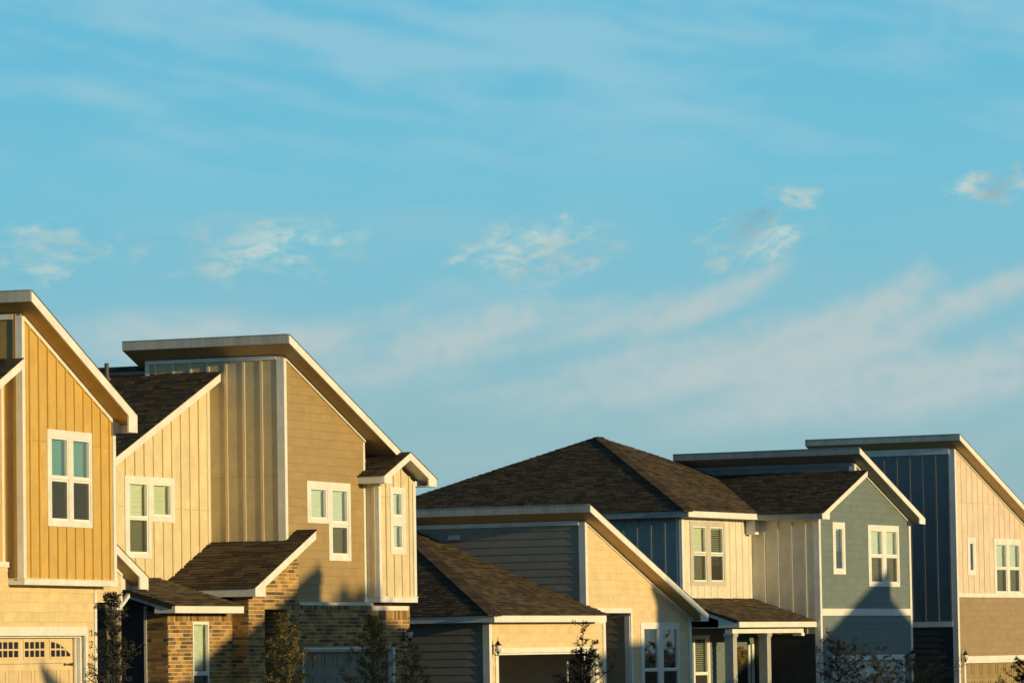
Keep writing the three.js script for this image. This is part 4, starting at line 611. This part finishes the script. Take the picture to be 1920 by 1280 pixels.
// ---- the other side of the street: its rooflines throw the long shadows
function acrossHouse(label, X, paintM, masses) {
  const g = thing('house', label, 'house', [X, gy(X) - .02, -11]); K = { g, off: -(gy(X) - .02) };
  for (const { top, z0, z1, base = 0, t = .2 } of masses) {
    const T = top.map(([x, y]) => [x - X, y]), a = T[0][0] + .25, b = T[T.length - 1][0] - (base ? .05 : .25), inner = T.map(([x, y], i) => [clamp(x, a, b), y - t - .01]);
    const lo = base || gy(X) - .05;
    obj('wall', pXY([[a, lo], [b, lo], ...inner.slice().reverse()], z0 + .25, z1 - .25), paintM, g);
    const r = sub('roof', g); for (let i = 0; i + 1 < T.length; i++) { const [p, q] = [T[i], T[i + 1]]; if (q[0] - p[0] < .01) continue; obj('roof_deck', pXY([[p[0], p[1] - t], [q[0], q[1] - t], [q[0], q[1]], [p[0], p[1]]], z0, z1), M.deck, r); obj('rake_board', pXY([[p[0], p[1] - t], [q[0], q[1] - t], [q[0], q[1] - .03], [p[0], p[1] - .03]], z0 - .03, z0 - .001), M.trim, r); }
  }
  for (const dx of [-2.2, 1.6]) for (const y of [1.6, 4.3]) { const w = sub('window', g); obj('casing', bx(dx, dx + 1.1, y, y + 1.5, .19, .245), M.trim, w); obj('pane', bx(dx + .1, dx + 1.0, y + .1, y + 1.4, .17, .19), M.darkPane, w); }
}
const main2 = { z0: 0, z1: 9 };
acrossHouse('low gabled house across the street from the ochre house', 70.40, M.buff[1], [{ top: [[68.88, 6.42], [72.70, 4.75]], z0: 0, z1: 5.5 }, { top: [[67.30, 4.6], [69.70, 5.4], [73.30, 4.3]], ...main2 }]);
acrossHouse('gabled house across the street from the brick house, with one tall half gable', 81.10, M.ochre[1], [{ top: [[76.00, 6.33], [81.36, 8.40]], z0: 0, z1: 1.5, base: 4 }, { top: [[74.70, 5.7], [78.10, 6.9], [81.36, 7.62], [83.70, 7.36], [85.50, 7.02], [87.30, 6.3]], ...main2 }]);
acrossHouse('gabled house across the street from the fawn house, roof falling right', 98.60, M.tan[1], [{ top: [[97.94, 8.02], [103.50, 6.1]], z0: 0, z1: 9 }, { top: [[94.50, 6.25], [96.70, 6.58], [98.30, 6.62]], ...main2 }]);
acrossHouse('gabled house across the street from the slate blue house, with a high peak', 115.10, M.umber[1], [{ top: [[108.70, 5.5], [116.40, 8.62]], z0: 0, z1: 1.2, base: 4, t: .26 }, { top: [[109.00, 5.3], [113.70, 7.1], [116.10, 7.93], [120.00, 6.1]], ...main2 }]);
tree('round_tree', 'round garden tree behind the half gabled house across the street', 'tree', [81.5, 1], { h: 8.95, R: 1.9, base: .55, n: 16000, leaf: .26, pal: olive, twigs: 90, wild: 0, shape: (t) => Math.sqrt(Math.max(0, 1 - Math.pow(1.5 * t - .5, 2))) });

// ---- thin ice clouds far off
function cloud(label, az, el, w, h, tilt, sd, dens, oct = 5, dist = 42000) {
  const N = 512, H = 256, d = new Uint8Array(N * H * 4);
  const f = (n, x, y, o) => { let s = 0, a = .5, q = 1; for (let i = 0; i < o; i++) { s += a * n.noise(x * q + sd + i * 3.7, y * q - sd); a *= .55; q *= 2.05; } return s; };
  for (let j = 0; j < H; j++) for (let i = 0; i < N; i++) {
    const u = i / N * 2 - 1, v = j / H * 2 - 1, X = u * w * 1.15, Y = v * h * 1.15;
    const r = Math.hypot(u, v), bump = f(noiseB, X * .55, Y * .8, 3), m = 1 - sstep(r + .55 * bump, .1, .95);
    const s = f(noiseA, X * .8 + .5 * bump, Y * 1.9, oct) + (oct > 3 ? .45 : .2) * f(noiseB, X * 1.6 + Y * .6, Y * 3.4, 2) + .34;
    const edge = (1 - sstep(Math.abs(u), .75, .98)) * (1 - sstep(Math.abs(v), .72, .97));
    const a = clamp(sstep(s * .8 + m * .5 - .2, -.25, 1.15) * Math.pow(m, 1.1) * edge * dens * .82, 0, 1), o = (j * N + i) * 4; d[o] = d[o + 1] = d[o + 2] = a * 255; d[o + 3] = 255;
  }
  const t = new THREE.DataTexture(d, N, H, THREE.RGBAFormat); t.magFilter = t.minFilter = THREE.LinearFilter; t.needsUpdate = true;
  const g = new THREE.PlaneGeometry(1, 1, 32, 12), p = g.attributes.position, R = Math.PI / 180, A = .41458 - az * R;          // bearing measured from the street
  const dir = V3(Math.cos(A) * Math.cos(el * R), Math.sin(el * R), -Math.sin(A) * Math.cos(el * R)), rt = V3(Math.sin(A), 0, Math.cos(A)), up = V3(0, 1, 0), c = dir.clone().multiplyScalar(dist), k = dist * R;
  for (let i = 0; i < p.count; i++) { const x = p.getX(i), y = p.getY(i), ct = Math.cos(tilt), st = Math.sin(tilt), X = (x * w * ct - y * h * st) * k, Y = (x * w * st + y * h * ct) * k; const q = c.clone().addScaledVector(rt, X).addScaledVector(up, Y).addScaledVector(V3(dir.x, 0, dir.z), Y * .6 + w * k * .05 * noiseA.noise(x * 1.2 + sd, y * 1.2)); p.setXYZ(i, q.x, q.y + EYE, q.z); }
  g.computeVertexNormals();
  const o = new THREE.Mesh(g, mat(lin(.86, .87, .90), { roughness: 1, alphaMap: t, transparent: true, side: THREE.DoubleSide })); o.name = numbered('cloud'); o.userData = { label, category: 'cloud', group: 'thin clouds above the roofs' }; scene.add(o);
}
const cl = (label, px, py, w, h, tilt, sd, dens, oct) => cloud(label, (px - 960) / 148.4, (1204 - .0159 * (px - 960) - py) / 148.4, w / 148.4, h / 148.4, tilt, sd, dens, oct);
cl('small bright wisp of cloud, highest above the slate blue house', 1500, 352, 150, 90, -.15, 3.1, .75);
cl('torn white cloud cut by the right edge of the picture', 1868, 335, 230, 130, .12, 8.4, .75);
cl('feathery cloud strand between the highest wisp and the streaks above the porch', 1420, 435, 360, 170, .42, 15.2, .55);
cl('curled wispy cloud above the big hip roof', 1000, 458, 470, 200, .02, 21.7, .52);
cl('broad soft cloud above the tan clapboard gable', 470, 452, 560, 190, .06, 30.3, .44, 3);
cl('pale ragged cloud above the ochre house', 70, 458, 420, 190, 0, 37.9, .40, 3);

renderer.render(scene, camera);
